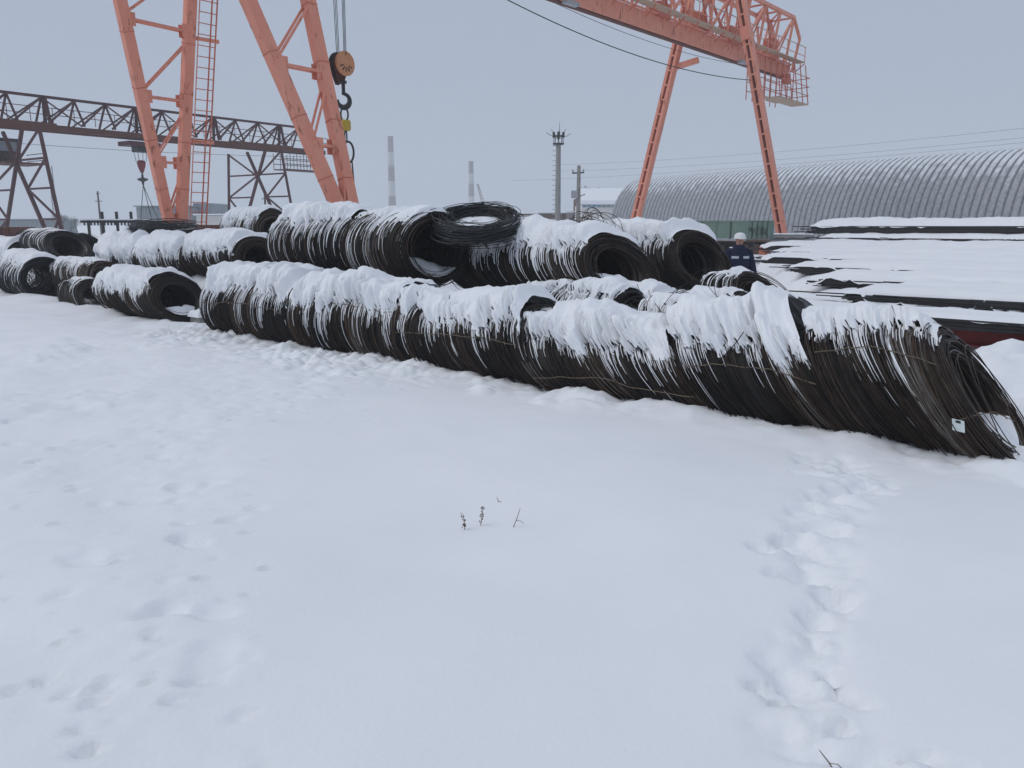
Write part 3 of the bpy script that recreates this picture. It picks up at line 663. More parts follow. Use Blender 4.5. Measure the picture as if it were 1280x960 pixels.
L1 = coil('snow covered wire coil with dark mouth behind the left end of the front row', PC(320, 324, 9.0), 2.2, .52, (.30, .2), kz=.78, heading=43, density=90, K=32, seed=26, group=GL, snow=dict(T=.13, lim=70, finger=15, cut=18, streak=26), loose=2)
_e = L1[1]['end'] + L1[1]['A'] * 2.3
L2 = coil('snow heaped wire coil in the second row, below the flat black coil', _e - np.array([0, 0, .12]), 2.4, .53, (.4, .3), kz=.76, heading=43, density=80, K=28, seed=27, group=GL, snow=dict(T=.16, lim=72, finger=18, cut=24, streak=24), loose=2)
_e = L2[1]['end'] + L2[1]['A'] * 2.5
L4 = coil('low snow mound of buried wire coil left of the second row', _e - np.array([0, 0, .10]), 2.2, .48, (.5, .5), heading=43, density=70, K=28, seed=33, group=GL, snow=dict(T=.22, lim=84, finger=18, cut=24, streak=18), loose=3)
M1 = coil('snow striped wire coil at the top of the heap under the tall orange legs', PC(345, 291, 10.6), 1.7, .52, (.1, .1), heading=43, density=80, K=28, seed=29, group=GL, snow=dict(T=.08, lim=52, finger=22, cut=28, streak=34))
L3 = coil('snow covered wire coil at the left edge behind the dark round mouthed coil', PC(30, 322, 8.9), 2.0, .5, (.2, .2), density=70, K=28, seed=30, group=GL, mat='wire_black', snow=dict(T=.12, lim=64, finger=14, cut=14, streak=20))
ring_coil('flat oval black wire coil balanced on top of the central heap', PC(597, 279, 9.15), (-.05, -.30, .95), .66, .10, 230, 51, fill=True, group='loose wire coils lying flat on the heap')
ring_coil('flat black wire coil lying on the snow heap below the ladder leg', PC(205, 286, 10.0), (.05, -.06, 1), .80, .10, 110, 52, flat=.8)
_o = ring_coil('fan of thin sprung wire loops standing up behind the slumped coil', PC(742, 298, 10.2), (.62, -.62, .3), .42, .05, 16, 53, flat=1.6, mat='wire', group='sprung loops', snow_top=False, spread=.28)

# the paper tag wired to the nearest coil
_p = PY(1198, 532, A1[1]['place'](np.array([.2]), np.array([-.25]), np.array([.575]), np.array([.6]), np.array([0]), np.array([0]))[0][1] - .09)
_tr = A1[0]; _n = A1[1]['n']; _ax = B3
_sl = np.array([.12, 0, .98])
_t = np.cross(_n, Z3); _t = -_t if np.dot(_t, B3) < 0 else _t
def tag_quad(hw, hh, dz=0, off=0.0):
    m = MB(); tx = _t * .97 - Z3 * .10; ty = Z3 * .97 + _t * (-.14)
    c = _p + ty * dz
    V = [c + tx * i * hw + ty * j * hh + _n * (off + k) for k in (0, .002) for i, j in ((-1, -1), (1, -1), (1, 1), (-1, 1))]
    m.add(V, [(0, 3, 2, 1), (4, 5, 6, 7), (0, 1, 5, 4), (1, 2, 6, 5), (2, 3, 7, 6), (3, 0, 4, 7)]); return m
o = tag_quad(.045, .047).build('tag_plate', M['tag'], _tr); tag(o, 'small white paper tag')
tag_quad(.018, .010, .030, .0025).build('tag_mark', M['ink'], o)
_q = PY(1243, 515, _p[1] - .05)
MB().tube([_p + Z3 * .045, (_p + _q) / 2 + Z3 * .03, _q, _q + _t * .14 - Z3 * .05], .0035, 5).build('tie_wire', M['tie'], _tr)

# snow lump on a block at the left end of the front row
_b = PZ(252, 404, .10)
blk = empty('concrete_block', _b); tag(blk, 'small snow topped concrete block at the left end of the front coil row', 'block')
MB().box(_b + Z3 * .06, .34, .26, .2, B3, U3).build('block_body', M['concrete'], blk)
_u, _v = np.meshgrid(np.linspace(-1, 1, 20), np.linspace(-1, 1, 20), indexing='ij')
_rr = np.clip(1 - _u ** 4, 0, 1) * np.clip(1 - _v ** 4, 0, 1)
_zz = .13 + .14 * _rr ** .5 * (1 + .4 * fbm(_u * 2, _v * 2, 90, 3))
wobj('snow_cap', (_b + (B3 * (_u * .21)[..., None]) + U3 * (_v * .17)[..., None] + Z3 * _zz[..., None]).reshape(-1, 3), grid_faces(20, 20), M['snow'], blk, smooth=True)

# ------------------------------------------------------------------ piles of long steel bars
def bundle(label, left, length, width, height, nbars, seed, drop=.0, snow=.08, group='bundles of long steel bars', r=.013, hang=1.0):
    hang_k = hang
    rng = np.random.default_rng(seed); left = np.asarray(left, float)
    root = empty('steel_bar_bundle', left - Z3 * height); tag(root, label, 'steel bars', group)
    m = MB(); K = 9
    kk = np.linspace(0, 1, K)
    for i in range(nbars):
        front = rng.random() < .65
        cc = (0 if front else rng.uniform(0, width)) + rng.normal(0, .012); zz = -rng.uniform(0, height) if front else -rng.uniform(0, .05)
        st = rng.exponential(.35) if rng.random() < .8 else -rng.exponential(.25)
        wav = np.cumsum(rng.normal(0, .010, K)); wz = np.cumsum(rng.normal(0, .006, K)); wav -= np.linspace(wav[0], wav[-1], K); wz -= np.linspace(wz[0], wz[-1], K)
        pts = left + B3 * (st + kk * length)[:, None] + U3 * (cc + wav)[:, None] + Z3 * (zz + wz - drop * kk)[:, None]
        m.tube(pts, r * rng.uniform(.8, 1.2), 5)
    tag(m.build('bars', M['dark_steel'], root), kind='stuff')
    MB().beam(left + B3 * .2 + U3 * (width / 2 + .03) - Z3 * (height / 2 + .02), left + B3 * length + U3 * (width / 2 + .03) - Z3 * (height / 2 + .02 + drop), width - .03, height - .04, Z3).build('bar_core', M['dark_steel'], root)
    if snow:
        p, q = int(length / .09), 14
        s_, v_ = np.meshgrid(np.linspace(-.06, length, p), np.linspace(0, 1, q), indexing='ij')
        nz = fbm(s_ * 1.1, v_ * 2, seed + 3, 4); ed = fbm(s_ * 2.4, s_ * 0, seed + 5, 3)
        fr = np.clip(v_ / .22, 0, 1) ** .5
        en = sstep(0, .35, s_ + .06)
        hang = (.02 + .22 * np.maximum(0, ed + .12 * hang_k) * hang_k) * (1 - np.clip(v_ / .12, 0, 1))
        z = (snow * (1 + .6 * nz) * fr + .01) * (.15 + .85 * en) - hang - drop * s_ / length
        c = v_ * width * 1.05 - .03 - .05 * np.maximum(0, ed) * (1 - v_)
        V = left + B3 * s_[..., None] + U3 * c[..., None] + Z3 * (z + .02)[..., None]
        wobj('snow_cover', V.reshape(-1, 3), grid_faces(p, q), M['snow'], root, smooth=True)
    return root
def lz(px, py, z): return PZ(px, py, z)
bundle('front bundle of black steel bars resting on the red beam', PZ(984, 386, .66), 12, .9, .12, 50, 300, snow=.05, hang=.5)
bundle('thin spread of steel bar ends behind the small tilted coil', PZ(972, 372, .62), 2.4, .5, .07, 18, 301, snow=.03, hang=.3)
ORD = ['second', 'third', 'fourth', 'fifth', 'sixth', 'seventh', 'eighth', 'ninth', 'tenth', 'eleventh', 'twelfth', 'thirteenth']
for i, c in enumerate([14.1, 15.3, 16.4, 17.6, 18.9, 20.2, 21.5, 22.8, 24.1, 25.4, 26.7, 28.0]):
    al = float(pile_left(c)) + [.9, 1.6, .3, 2.2, .2, 1.3, -.3, .8, .1, 1.5, -.2, .5][i]
    zt = float(np.interp(c, [12.4, 13.3, 15.5, 19, 23, 26, 29, 33], [.42, .50, .55, .63, .75, .87, .98, .98])) + .11 + [.16, .17, .2, .19, .22, .2, .24, .2, .22, .2, .22, .2][i]
    bundle(ORD[i] + ' steel bar bundle from the front of the low snowy pile', yard(al, c, zt), [9, 10, 11, 12][i % 4], 1.05, .16, 44, 302 + i, snow=.09, hang=[1.6, 1.5, 1.2, .8, .7, .9, .6, .9, .6, .8, .6, .6][i])
# the high stack at the back
for i, (lb, px, py, c, ln, wd, ht) in enumerate([
        ('topmost steel bar bundle of the high snow covered stack', 1014, 283, 29.6, 13, 1.8, .26),
        ('second steel bar bundle from the top of the high stack', 1026, 297, 29.2, 12, 1.9, .16),
        ('third steel bar bundle from the top of the high stack', 1008, 304, 28.9, 13, 2.0, .18),
        ('lowest steel bar bundle of the high stack beside the crane foot', 998, 311, 28.6, 13, 2.1, .14)]):
    bundle(lb, PC(px, py, c), ln, wd, ht, 60, 340 + i, snow=.22 if i == 0 else .14, group='high stack of steel bars', r=.02, hang=.35)
# red steel beam that carries the front bundle
_l = PZ(984, 388, .62) + U3 * .07
rb = empty('red_steel_beam', _l - Z3 * .6); tag(rb, 'dark red steel beam under the front bundle of bars', 'beam')
MB().beam(_l + U3 * .10 - Z3 * .205, _l + U3 * .10 - Z3 * .205 + B3 * 9, .012, .20, Z3).build('web', M['red_beam'], rb)
for dz, nm in ((-.095, 'flange'), (-.315, 'flange')):
    MB().beam(_l + U3 * .08 + Z3 * dz, _l + U3 * .08 + Z3 * dz + B3 * 9, .20, .026, Z3).build(nm, M['red_beam'], rb)
for k in range(6):
    q = _l + U3 * .05 - Z3 * .205 + B3 * (.8 + 1.5 * k)
    MB().beam(q - Z3 * .095, q + Z3 * .095, .012, .09, B3).build('stiffener', M['red_beam'], rb)

# concrete slabs and planks stacked beyond the pile, beside the crane foot
for i, (px0, px1, y0, y1, mt) in enumerate([(945, 1012, 293.5, 297, 'concrete'), (942, 1010, 299.5, 303, 'concrete'), (942, 1008, 305, 307, 'brown')]):
    Yd = 41.0
    p = PY(px0, (y0 + y1) / 2, Yd); q = PY(px1, (y0 + y1) / 2, Yd); h = (y1 - y0) / 1000 * Yd
    s_ = empty('concrete_slab' if mt == 'concrete' else 'timber_plank', (p + q) / 2); tag(s_, ['upper grey concrete slab edged with snow beside the crane foot', 'lower grey concrete slab edged with snow beside the crane foot', 'brown timber under the concrete slabs beside the crane foot'][i], 'slab' if i < 2 else 'timber')
    MB().beam(p, q, 1.3, h, Z3).build('slab_body', M[mt], s_)
    u_, v_ = np.meshgrid(np.linspace(0, 1, 30), np.linspace(-.65, .65, 6), indexing='ij')
    zz = .02 + .05 * np.clip(1 - (v_ / .66) ** 6, 0, 1) * (1 + .5 * fbm(u_ * 8, v_, 400 + i, 3))
    wobj('snow_cover', (p + (q - p) * u_[..., None] + np.array([0, 1.0, 0]) * v_[..., None] + Z3 * (zz + h / 2)[..., None]).reshape(-1, 3), grid_faces(30, 6), M['snow'], s_, smooth=True)

# ------------------------------------------------------------------ orange gantry crane
QC = np.array([11.28, 48.25, 0.0]); PCN = np.array([-8.25, 25.45, 0.0])
crane = empty('gantry_crane', QC); tag(crane, 'tall orange gantry crane straddling the coils with lattice girder', 'crane')
def lerp_z(p, q, z): return p + (q - p) * ((z - p[2]) / (q[2] - p[2]))
def rigid_leg(footL, footR, topL, topR, znodes, ladder):
    lg = empty('leg', (0, 0, 0), crane); lg.location = tuple(-np.array(crane.location) + np.array([footL[0], footL[1], 0]))
    fL, fR = lerp_z(footL, topL, .75), lerp_z(footR, topR, .75); tL, tR = lerp_z(footL, topL, 12.2), lerp_z(footR, topR, 12.2)
    for f, t in ((fL, tL), (fR, tR)):
        m = MB().beam(f, t, .28, .33, U3)
        m.build('column', M['orange'], lg)
        for z in np.arange(1.6, 12, 1.55):                       # weld collars on the box column
            c = lerp_z(f, t, z); d = (t - f) / np.linalg.norm(t - f)
            MB().beam(c - d * .012, c + d * .012, .30, .35, U3).build('weld_collar', M['orange_dark'], lg)
    for i, z in enumerate(znodes):
        a = lerp_z(fL, tL, z); b = lerp_z(fR, tR, z)
        for off in (-.115, .115):
            o3 = B3 * off
            MB().beam(a + o3, b + o3, .05, .07).build('strut', M['orange'], lg)
            if i + 1 < len(znodes):
                b2 = lerp_z(fR, tR, znodes[i + 1] - .25)
                MB().beam(a + o3 + Z3 * .12, b2 + o3, .045, .06).build('diagonal', M['orange'], lg)
        dr = (b - a) / np.linalg.norm(b - a)
        for pt, sgn in ((a, 1), (b, -1)):
            g = pt + dr * sgn * .20
            for off in (-.115, .115):
                MB().beam(g - Z3 * .20 + B3 * off, g + Z3 * .20 + B3 * off, .014, .24, dr).build('gusset', M['orange'], lg)
    if ladder:
        side = (tR - fR); side /= np.linalg.norm(side)
        off = U3 * .27 + B3 * .10
        lad = empty('ladder', (0, 0, 0), crane); lad.location = lg.location
        s0, s1 = fR + off, tR + off; e = U3 * .62
        for k in (0.0, 0.70, 1.0):
            MB().beam(s0 + e * k, s1 + e * k, .035 if k else .02, .05).build('stringer', M['orange_dark'] if k else M['orange'], lad)
        for z in np.arange(1.0, 12.0, .34):
            c = lerp_z(s0, s1, z); MB().tube([c, c + e], .016, 5).build('rung', M['orange_dark'], lad)
        for z in (4.75, 8.0):
            c = lerp_z(s0, s1, z); MB().beam(c - off * .6, c + e * 1.2, .06, .12).build('bracket', M['orange'], lad)
    return fL, fR, tL, tR
ZN = [2.1, 4.0, 6.0, 8.15, 10.4]
lg1 = rigid_leg(PY(210, 272, 28.55), PY(227, 272, 28.8), PY(150, 0, 26.1), PY(238, 0, 28.05), ZN, True)
lg2 = rigid_leg(PY(424, 262, 22.1), PY(440, 262, 22.35), PY(310, 0, 21.65), PY(385, 0, 23.5), ZN, False)
f1 = (lg1[0] + lg1[1]) / 2; f2 = (lg2[0] + lg2[1]) / 2
for f in (f1, f2):
    MB().box(np.array([f[0], f[1], .50]), 2.6, .55, .55, B3, U3).build('wheel_carriage', M['orange_dark'], crane)
e1 = np.array([f1[0], f1[1], 1.78]); e2 = np.array([f2[0], f2[1], 1.78])
MB().beam(e1, e2, .30, .28).build('end_tie_beam', M['rust_beam'], crane)
# flexible support
for sg in (-1, 1):
    bt = QC + B3 * (sg * 5.0) + Z3 * .75; tp = QC + B3 * (sg * 1.28) + Z3 * 15.6
    lg = empty('leg', (0, 0, 0), crane); lg.location = tuple(bt - np.array([0, 0, bt[2]]) - np.array(crane.location))
    d = (tp - bt) / np.linalg.norm(tp - bt)
    for off in (-.17, .17):
        MB().beam(bt + B3 * off, tp + B3 * off, .17, .42, U3).build('channel', M['orange'], lg)
    MB().beam(bt + U3 * .08, tp + U3 * .08, .26, .04, U3).build('web_plate', M['rust_beam'], lg)
    for k, z in enumerate(np.arange(1.2, tp[2] - .2, .8)):
        c = lerp_z(bt, tp, z) - U3 * .20
        MB().beam(c - d * .045, c + d * .045, .30, .02, U3).build('batten', M['orange'], lg)
    if sg > 0:
        c = lerp_z(bt, tp, 12.2); MB().beam(c - d * .35, c + d * .35, .60, .5, B3).build('joint_collar', M['orange'], lg)
    MB().box(QC + B3 * sg * 5.0 + Z3 * .50, 2.8, .55, .5, B3, U3).build('wheel_carriage', M['orange_dark'], crane)
    fp = QC + B3 * sg * 5.0 + Z3 * .82
    MB().box(fp, .7, .75, .18, B3, U3).build('foot_plate', M['orange'], crane)
# lattice girder
gir = empty('girder', (0, 0, 12.2), crane)
S0, S1 = -41.0, 10.4
ZB, ZT = 11.45, 14.95
def gp(s, b, z): return QC + U3 * s + B3 * b + Z3 * z
MB().beam(gp(S0, 0, ZB + .40), gp(S1, 0, ZB + .40), .62, .80).build('bottom_chord', M['orange'], gir)
MB().beam(gp(S0, 0, ZB - .03), gp(S1, 0, ZB - .03), .30, .06).build('rail_flange', M['rust_beam'], gir)
for b in (-.5, .5):
    MB().beam(gp(S0, b * .8, ZB + .84), gp(S1, b * .8, ZB + .84), .10, .08).build('chord_angle', M['orange'], gir)
    MB().beam(gp(S0, b * 1.6, ZT), gp(S1 - .8, b * 1.6, ZT), .20, .20).build('top_chord', M['orange'], gir)
    MB().beam(gp(S1 - .8, b * 1.6, ZT), gp(S1 + .35, b * 1.6, ZT - 1.1), .16, .16).build('end_raker', M['orange'], gir)
    MB().beam(gp(S1 + .35, b * 1.6, ZT - 1.1), gp(S1 + .35, b * .8, ZB + .4), .14, .14).build('end_post', M['orange'], gir)
    st = 2.15; k = 0; s = S1 - .8
    while s > S0 + st:
        top = gp(s, b * 1.6, ZT); bot = gp(s, b * .8, ZB + .86)
        MB().beam(top, bot, .13, .13).build('post', M['orange'], gir)
        if k % 2 == 0: MB().beam(gp(s, b * 1.6, ZT), gp(s - st, b * .8, ZB + .86), .12, .12).build('diagonal', M['orange'], gir)
        else: MB().beam(gp(s, b * .8, ZB + .86), gp(s - st, b * 1.6, ZT), .12, .12).build('diagonal', M['orange_dark'], gir)
        if b > 0:
            MB().beam(gp(s, -.8, ZT), gp(s, .8, ZT), .10, .10).build('cross_strut', M['orange_dark'], gir)
            MB().beam(gp(s, -.4, ZB + .86), gp(s, .8, ZT), .07, .07).build('sway_brace', M['orange_dark'], gir)
            MB().beam(gp(s, -.8, ZT), gp(s - st, .8, ZT), .08, .08).build('wind_brace', M['orange_dark'], gir)
        s -= st; k += 1
# walkways with rails either side
for b in (1.0, -1.0):
    MB().beam(gp(S0, b * 1.0, ZB + .88), gp(S1 + .3, b * 1.0, ZB + .88), .55, .05).build('walkway', M['plank'], gir)
    for hz in (1.35, 1.9):
        MB().tube([gp(S0, b * 1.28, ZB + hz - .1), gp(S1 + .3, b * 1.28, ZB + hz - .1)], .026, 5).build('handrail', M['plank'] if hz > 1.5 else M['orange'], gir)
    s = S1 + .2
    while s > S0:
        MB().beam(gp(s, b * 1.28, ZB + .8), gp(s, b * 1.28, ZB + 1.82), .04, .04).build('rail_post', M['orange'], gir)
        MB().beam(gp(s, b * .70, ZB + .35), gp(s, b * 1.28, ZB + .78), .05, .05).build('bracket', M['orange_dark'], gir)
        s -= 1.45
# machinery boxes standing in the girder
for s, b, sz in ((2.0, .2, (1.4, .7, .9)), (-1.5, -.2, (1.1, .8, 1.1)), (7.6, .2, (.9, .6, 1.2)), (-6, .1, (1.2, .8, .7))):
    MB().box(gp(s, b, ZB + .75 + sz[2] / 2), sz[0], sz[1], sz[2], U3, B3).build('machinery_box', M['orange_dark'], gir)
# service basket hanging under the end
bk = empty('service_basket', (0, 0, 10), crane)
bs0, bs1, bz = 6.4, 11.0, ZB - 1.75
MB().beam(gp(bs0, 1.0, bz), gp(bs1, 1.0, bz), 1.1, .08).build('floor', M['plank'], bk)
MB().beam(gp(bs0 + 3.0, -.2, bz + .32), gp(bs1, -.2, bz + .32), 1.0, .08).build('floor', M['plank'], bk)
for b in (1.55, .45, -.7):
    for z in (.55, 1.1, 1.65):
        MB().tube([gp(bs0, b, bz + z), gp(bs1, b, bz + z)], .028, 5).build('rail', M['orange_dark'], bk)
    for s in np.linspace(bs0, bs1, 6):
        MB().beam(gp(s, b, bz), gp(s, min(b, 1.2), ZB + .75), .05, .05).build('hanger', M['orange_dark'], bk)
for z in (.55, 1.1, 1.65):
    MB().tube([gp(bs1, 1.55, bz + z), gp(bs1 + .15, .4, bz + z), gp(bs1, -.7, bz + z)], .028, 5).build('rail', M['orange_dark'], bk)
MB().box(gp(9.4, .6, ZB - .25), .5, .4, .6, U3, B3).build('control_box', M['orange_dark'], bk)
MB().beam(gp(.1, -2.25, ZB - .45), gp(.5, -1.0, ZB - .15), .3, .3).build('leg_bracket', M['orange'], crane)
for s in (-14.0, 3.2):
    MB().box(gp(s, .5, ZB - .10), .9, .3, .16, U3, B3).build('rail_clamp', M['galv'], crane)
# trolley, ropes and hook block
hk = PY(428, 80, 27.6)
MB().box(np.array([hk[0], hk[1], 12.0]), 2.2, 1.6, .5, U3, B3).build('trolley', M['orange_dark'], crane)
blkp = hk
hoist = empty('hook_block', blkp); tag(hoist, 'orange hook block with sheaves hanging on ropes beside the tall leg', 'hook block')
vx = np.array([1.0, 0, 0]); sv = np.array([.80, -.60, 0]); sv /= np.linalg.norm(sv)   # sheave axle
for k, off in enumerate((-.20, .13)):
    c = blkp + sv * off
    MB().lathe(c - sv * .045, [(0, 0), (.33, 0), (.385, .012), (.385, .02), (.33, .045), (.385, .07), (.385, .078), (.33, .09), (0, .09)], 28, sv).build('sheave', M['sheave'] if k else M['dark_steel'], hoist)
    for j in range(5):
        t = math.pi * (.15 + .18 * j) + math.pi
        ey = np.cross(sv, Z3); q = c + sv * .049 + (ey * math.cos(t) + Z3 * math.sin(t)) * .2
        MB().beam(q - (ey * math.cos(t) + Z3 * math.sin(t)) * .07, q + (ey * math.cos(t) + Z3 * math.sin(t)) * .07, .012, .035, np.cross(sv, (ey * math.cos(t) + Z3 * math.sin(t)))).build('sheave_slot', M['dark_steel'], hoist)
for off in (-.29, -.08):
    c = blkp + sv * off; ey = np.cross(sv, Z3)
    ring = [c + ey * x + Z3 * z for x, z in ((-.20, .26), (.20, .26), (.34, .0), (.17, -.42), (.08, -.62), (-.08, -.62), (-.17, -.42), (-.34, .0))]
    V = [p + sv * k for k in (-.012, .012) for p in ring]
    MB().add(V, [tuple(range(7, -1, -1)), tuple(range(8, 16))] + [(i, (i + 1) % 8, 8 + (i + 1) % 8, 8 + i) for i in range(8)]).build('cheek_plate', M['rust_beam'] if off < .1 else M['sheave'], hoist)
cb = blkp - Z3 * .62
MB().lathe(cb - Z3 * .28, [(0, 0), (.06, 0), (.06, .28), (.12, .30), (.12, .38), (0, .38)], 12).build('swivel', M['dark_steel'], hoist)
ey = np.array([1.0, 0, 0])
hc = cb - Z3 * .52
ts = np.linspace(math.radians(95), math.radians(-190), 26)
pts = [cb - Z3 * .2] + [hc + ey * math.cos(t) * .19 + Z3 * math.sin(t) * .21 for t in ts]
MB().tube(pts, [.05] + [.055 + .04 * math.exp(-((k - 14) / 7.0) ** 2) - (.03 * max(0, k - 20) / 5) for k in range(26)], 8).build('hook', M['dark_steel'], hoist)
# shackle, load cell, ring and chain
zq = hc[2] - .21
def link_ring(c, rx, rz, r, nm, mt, plane=ey):
    t = np.linspace(0, 2 * math.pi, 22); MB().tube([c + plane * rx * math.cos(k) + Z3 * rz * math.sin(k) for k in t], r, 6, False).build(nm, mt, hoist)
link_ring(np.array([hc[0], hc[1], zq - .22]), .12, .22, .03, 'shackle', M['dark_steel'])
MB().lathe(np.array([hc[0], hc[1], zq - .74]), [(0, 0), (.17, .0), (.20, .06), (.20, .28), (.17, .34), (0, .34)], 8).build('load_cell', M['yellow'], hoist)
link_ring(np.array([hc[0] + .02, hc[1], zq - .92]), .07, .2, .025, 'chain_link', M['dark_steel'], np.array([.3, .95, 0]))
link_ring(np.array([hc[0] + .08, hc[1], zq - 1.42]), .18, .34, .035, 'lifting_ring', M['dark_steel'])
for k, dx in enumerate((-.03, .05)):
    p0 = np.array([hc[0] + .14 + dx, hc[1], zq - 1.70]); p1 = np.array([hc[0] + .2 + dx * 2, hc[1] + .1, zq - 4.1])
    MB().tube([p0, (p0 + p1) / 2, p1], .025, 5).build('sling_rope', M['dark_steel'], hoist)
MB().lathe(p1 - Z3 * .1, [(0, 0), (.09, .03), (.1, .12), (.05, .2), (0, .2)], 10).build('sling_hook', M['dark_steel'], hoist)
for off in (-.26, -.20, -.14, .09, .14, .19):
    c = blkp + sv * off
    MB().tube([c + Z3 * .25, np.array([c[0], c[1], 12.0]) + sv * off * .4], .011, 5).build('hoist_rope', M['dark_steel'], hoist)

# ------------------------------------------------------------------ dark red gantry crane farther left
c2L, c2R = PY(22, 215, 62.0), PY(322, 212, 79.5)
u2 = np.array([c2R[0] - c2L[0], c2R[1] - c2L[1], 0]); SP2 = np.linalg.norm(u2); u2 /= SP2
b2 = np.array([u2[1], -u2[0], 0])
O2 = np.array([c2L[0], c2L[1], 0])
cr2 = empty('gantry_crane', O2); tag(cr2, 'dark red gantry crane with long lattice girder far behind on the left', 'crane')
ZG = 8.75
def g2(s, b, z): return O2 + u2 * s + b2 * b + Z3 * z
def a_frame(s, hb):
    lg = empty('leg_frame', (0, 0, 0), cr2); lg.location = tuple(u2 * s)
    pT = [g2(s, -hb * .85, ZG), g2(s, hb * .70, ZG)]; pB = [g2(s, -hb, .6), g2(s, hb * 1.02, .6)]
    xT = [g2(s, hb * .25, ZG), g2(s, -hb * .28, ZG)]; xB = [g2(s, -hb * .62, .6), g2(s, hb * .68, .6)]
    for p, q in zip(pT, pB): MB().beam(p, q, .20, .20).build('post', M['brown_red'], lg)
    for p, q in zip(xT, xB): MB().beam(p, q, .22, .22).build('cross_leg', M['brown_red'], lg)
    for k, z in enumerate((6.6, 4.5, 2.3)):
        for i in (0, 1):
            a = lerp_z(pB[i], pT[i], z); b = lerp_z(xB[i], xT[i], z)
            MB().beam(a, b, .13, .14).build('tie', M['brown_red'], lg)
            zl = (4.5, 2.3, .8)[k]
            if (k + i) % 2: MB().beam(a, lerp_z(xB[i], xT[i], zl), .13, .13).build('brace', M['brown_red'], lg)
            else: MB().beam(b, lerp_z(pB[i], pT[i], zl), .13, .13).build('brace', M['brown_red'], lg)
    cx = (xT[0] + xT[1] + xB[0] + xB[1]) / 4
    for i in (0, 1): MB().beam(lerp_z(pB[i], pT[i], ZG - .1), g2(s, 0, 6.4), .13, .13).build('brace', M['brown_red'], lg)
    for i in (0, 1): MB().box((pB[i] + xB[i]) / 2 - Z3 * .25, hb * .6, .6, .7, b2, u2).build('wheel_carriage', M['rust_beam'], lg)
a_frame(0, 5.9); a_frame(SP2, 5.2)
gd = empty('girder', (0, 0, ZG), cr2)
g0, g1 = -12.0, SP2 + 7.8
for b in (-.8, .8):
    MB().beam(g2(g0, b, ZG + .38), g2(g1, b, ZG + .38), .24, .42).build('bottom_chord', M['rust_beam'], gd)
MB().beam(g2(g0, 0, ZG + 2.7), g2(g1 - 2.6, 0, ZG + 2.7), .17, .2).build('top_chord', M['brown_red'], gd)
MB().beam(g2(g1 - 2.6, 0, ZG + 2.7), g2(g1 - .2, 0, ZG + .8), .15, .15).build('end_raker', M['brown_red'], gd)
s = g1 - 2.6; k = 0
while s > g0 + 1:
    for b in (-.8, .8):
        MB().beam(g2(s, 0, ZG + 2.65), g2(s + .25 * (1 if b > 0 else -1), b, ZG + .7), .12, .12).build('post', M['brown_red'], gd)
        MB().beam(g2(s, 0, ZG + 2.65), g2(s - 2.45, b, ZG + .7), .10 if b < 0 else .14, .12).build('diagonal', M['brown_red'], gd)
    if k % 2 == 0:
        MB().beam(g2(s, 0, ZG + 2.65), g2(s + 2.45, .8, ZG + .7), .10, .10).build('diagonal', M['brown_red'], gd)
    if k % 3 == 1:
        for b in (-.4, .4): MB().beam(g2(s + .2, b * .3, ZG + 2.65), g2(s + .3, b, ZG + .7), .22, .14).build('twin_post', M['brown_red'], gd)
    s -= 2.45; k += 1
for z in (1.25, 1.75):
    MB().tube([g2(g0, 1.25, ZG + z), g2(g1, 1.25, ZG + z)], .03, 5).build('handrail', M['brown_red'], gd)
for s in np.arange(g0, g1, 1.6): MB().beam(g2(s, 1.25, ZG + .7), g2(s, 1.25, ZG + 1.75), .04, .04).build('rail_post', M['brown_red'], gd)
for s, l in ((0, 5.5), (SP2, 7.0)):
    MB().beam(g2(s - l / 2, .99, ZG + .42), g2(s + l / 2, .99, ZG + .42), .06, .56).build('stiffening_plate', M['rust_beam'], gd)
# service cage at the far end, driver cabin at the near legs
for s in np.linspace(SP2 + 2.4, SP2 + 7.4, 7):
    for b in (-.6, .9): MB().beam(g2(s, b, ZG - 1.5), g2(s, b, ZG), .05, .05).build('cage_post', M['brown_red'], cr2)
for z in (-1.5, -1.0, -.5):
    for b in (-.6, .9): MB().beam(g2(SP2 + 2.4, b, ZG + z), g2(SP2 + 7.4, b, ZG + z), .06, .06).build('cage_rail', M['brown_red'], cr2)
MB().beam(g2(SP2 + 2.4, .15, ZG - 1.55), g2(SP2 + 7.4, .15, ZG - 1.55), 1.5, .08).build('cage_floor', M['rust_beam'], cr2)
cbn = MB().box(g2(.2, -2.6, ZG - 1.25), 1.9, 1.7, 1.7, u2, b2).build('driver_cabin', M['dark_steel'], cr2)
MB().box(g2(.2, -1.735, ZG - 1.0), 1.4, .03, .7, u2, b2).build('window', M['grey_pane'], cbn)
MB().box(g2(.6, -1.4, ZG - 2.3), 3.0, 3.2, .12, u2, b2).build('landing', M['rust_beam'], cr2)
for z in (-2.0, -1.5): MB().beam(g2(2.0, -2.8, ZG + z), g2(2.0, .2, ZG + z), .05, .05).build('landing_rail', M['brown_red'], cr2)
lad2 = empty('ladder', (0, 0, 0), cr2)
for b in (.1, .65): MB().beam(g2(2.4, b - .4, .6), g2(2.4, b - .4, ZG - 2.4), .05, .05).build('stringer', M['galv'], lad2)
for z in np.arange(.8, ZG - 2.4, .38): MB().beam(g2(2.4, -.3, z), g2(2.4, .25, z), .035, .035).build('rung', M['galv'], lad2)
